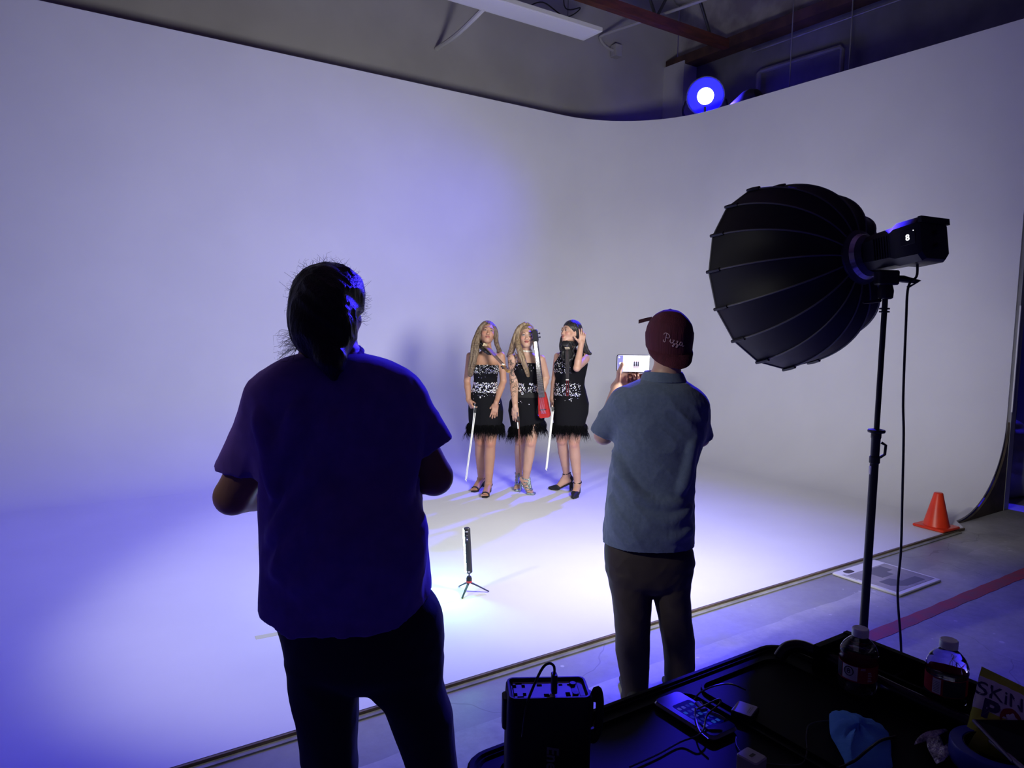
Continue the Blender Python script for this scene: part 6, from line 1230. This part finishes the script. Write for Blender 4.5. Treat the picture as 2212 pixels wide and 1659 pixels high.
strip([(2016, 1584, .012), (2018, 1602, .010), (2022, 1622, .008), (2030, 1640, .008), (2024, 1650, .006)], (.010, .013, .014, .011, .002), 'foil_strip')
strip([(2030, 1636, .008), (2044, 1624, .010), (2056, 1612, .010), (2066, 1604, .006)], (.009, .007, .006, .002), 'foil_strip')

# popcorn bag leaning at the right edge
bag = thing('snack_bag', 'white and lime popcorn bag with purple lettering leaning at the right edge of the cart', 'snack bag', W(1.545, .56, ZT + .010), 0)
pt = lambda px, py, zz, dep: Vector(CAM + ray(px, py) * dep)
TLp, BLp, TRp = pt(2131, 1445, 0, 1.36), pt(2092, 1556, 0, 1.325), pt(2262, 1508, 0, 1.335)
xb = (TRp - TLp); Wb = xb.length; xb.normalize(); yb = (TLp - BLp); Hb = yb.length; yb = (yb - xb * yb.dot(xb)).normalized(); zb = xb.cross(yb)
bl0 = Vector(bag.location); FB = frame(BLp - bl0, xb, yb, zb)
M_bagw = mat('white_film', (.92, .90, .95), .3, bump=.25, bscale=22); M_lime = mat('lime_film', (.62, .72, .06), .35, bump=.25, bscale=40); M_pur = mat('purple_print', (.045, .02, .13), .4); M_red = mat('red_print', (.35, .01, .02), .4)
NXb, NYb = 26, 26; vs = []
def bz(x, y): return .026 * max(0, math.sin(math.pi * min(1, max(0, y * 1.05)))) ** .6 * max(0, math.sin(math.pi * x)) ** .6 + .0016 * math.sin(x * 31 + y * 9) * math.sin(y * 23)
y0b = -.50
for s_ in (1, -1):
    for j in range(NYb + 1):
        for i in range(NXb + 1): x, y = i / NXb, j / NYb; vs.append((x * Wb, (y0b + (1 - y0b) * y) * Hb, s_ * bz(x, y) if 0 < y < 1 else 0))
ff = []; mi = []
for s_ in (0, 1):
    o_ = s_ * (NXb + 1) * (NYb + 1)
    for j in range(NYb):
        for i in range(NXb): q = [o_ + j * (NXb + 1) + i, o_ + j * (NXb + 1) + i + 1, o_ + (j + 1) * (NXb + 1) + i + 1, o_ + (j + 1) * (NXb + 1) + i]; ff.append(q if s_ == 0 else q[::-1]); yy_ = y0b + (1 - y0b) * (j + .5) / NYb; mi.append(1 if yy_ > .84 or yy_ < .27 else 0)
mb = MB()
for q, m_ in zip(ff, mi): mb.f.append(tuple(q)); mb.m.append(m_)
mb.v.append(np.array([tuple(FB @ Vector(p)) for p in vs])); mb.n = len(vs)
bo = mb.build('bag_film', [M_bagw, M_lime], bag, True, angle=None)
def btext(txt, size, x, y, m, bold, nm, rot=0.0, sp=1.0):
    o = text_mesh(txt, size, Matrix.Identity(4), nm, m, bag, ext=.0002, bold=bold, spacing=sp); c_, s_ = math.cos(rot), math.sin(rot)
    for vtx in o.data.vertices:
        lx, ly = vtx.co.x * c_ - vtx.co.y * s_ + x * Wb, vtx.co.x * s_ + vtx.co.y * c_ + y * Hb; yy_ = (ly / Hb - y0b) / (1 - y0b); vtx.co = FB @ Vector((lx, ly, bz(lx / Wb, yy_) + .0012 + vtx.co.z))
btext('SKiNNY', .036, .56, .60, M_pur, .0002, 'bag_lettering', .0, 1.0)
btext('P', .046, .20, .28, M_pur, .0020, 'bag_lettering'); btext('P', .046, .80, .28, M_pur, .0020, 'bag_lettering')
def bdisk(r0, r1, x, y, m, nm, lift, n=28, lump=0):
    v = []; 
    for r_ in (r0, r1):
        for j in range(n): a = 6.2832 * j / n; rr = r_ * (1 + lump * math.sin(5 * a)); lx, ly = x * Wb + rr * math.cos(a), y * Hb + rr * math.sin(a); v.append(FB @ Vector((lx, ly, bz(lx / Wb, (ly / Hb - y0b) / (1 - y0b)) + lift)))
    MB().add(v, [(j, (j + 1) % n, n + (j + 1) % n, n + j) for j in range(n)]).build(nm, m, bag, True, angle=None)
bdisk(.0002, .0185, .50, .29, M_red, 'bag_emblem', .0016); bdisk(.0002, .0095, .50, .29, M_bagw, 'popcorn_print', .0026, lump=.16)
# small window of crumple lime under the bag, dark tray lid and blue roll in the corner
t = thing('blue_tape_roll', 'deep blue ring-shaped roll cut off by the bottom right corner', 'tape roll', atz(2150, 1655, ZT + .003)); 
MB().lathe([(.052, 0), (.070, 0), (.072, .003), (.072, .032), (.070, .035), (.052, .035), (.050, .032), (.050, .003)], 0, None, 40, False).build('tape_body', mat('deep_blue_plastic', (.03, .05, .45), .4), t); 
MB().lathe([(.0500, .001), (.0505, .001), (.0505, .034), (.0490, .034), (.0490, .001)], 0, None, 40, False).build('core', M_black, t)
t = thing('tablet', 'dark glossy tablet lying in front of the popcorn bag at the right edge', 'tablet', atz(2180, 1600, ZT + .055), 0)
a4 = [Vector(atz(px, py, ZT + zz)) - Vector(t.location) for px, py, zz in ((2105, 1561, .062), (2230, 1563, .060), (2280, 1625, .045), (2190, 1650, .045))]
MB().loft([a4, [p + Vector((0, 0, .006)) for p in a4]]).build('tablet_body', M_glass, t, False)
MB().tube([a4[0] + Vector((-.002, 0, .004)), a4[3] + Vector((-.002, 0, .004))], .0032, 0, 6).build('metal_edge', mat('grey_metal_edge', (.25, .24, .3), .35, metal=.6), t)
o = MB().tube([Vector(atz(2140, 1600, ZT + .050)) , Vector(atz(2225, 1672, ZT + .050))], .0042, 0, 8).build('stylus', mat('lilac_grey_plastic', (.30, .28, .36), .4), None, origin=atz(2180, 1640, ZT)); tag(o, 'thin lilac-grey stylus crossing the bottom right corner', 'stylus')
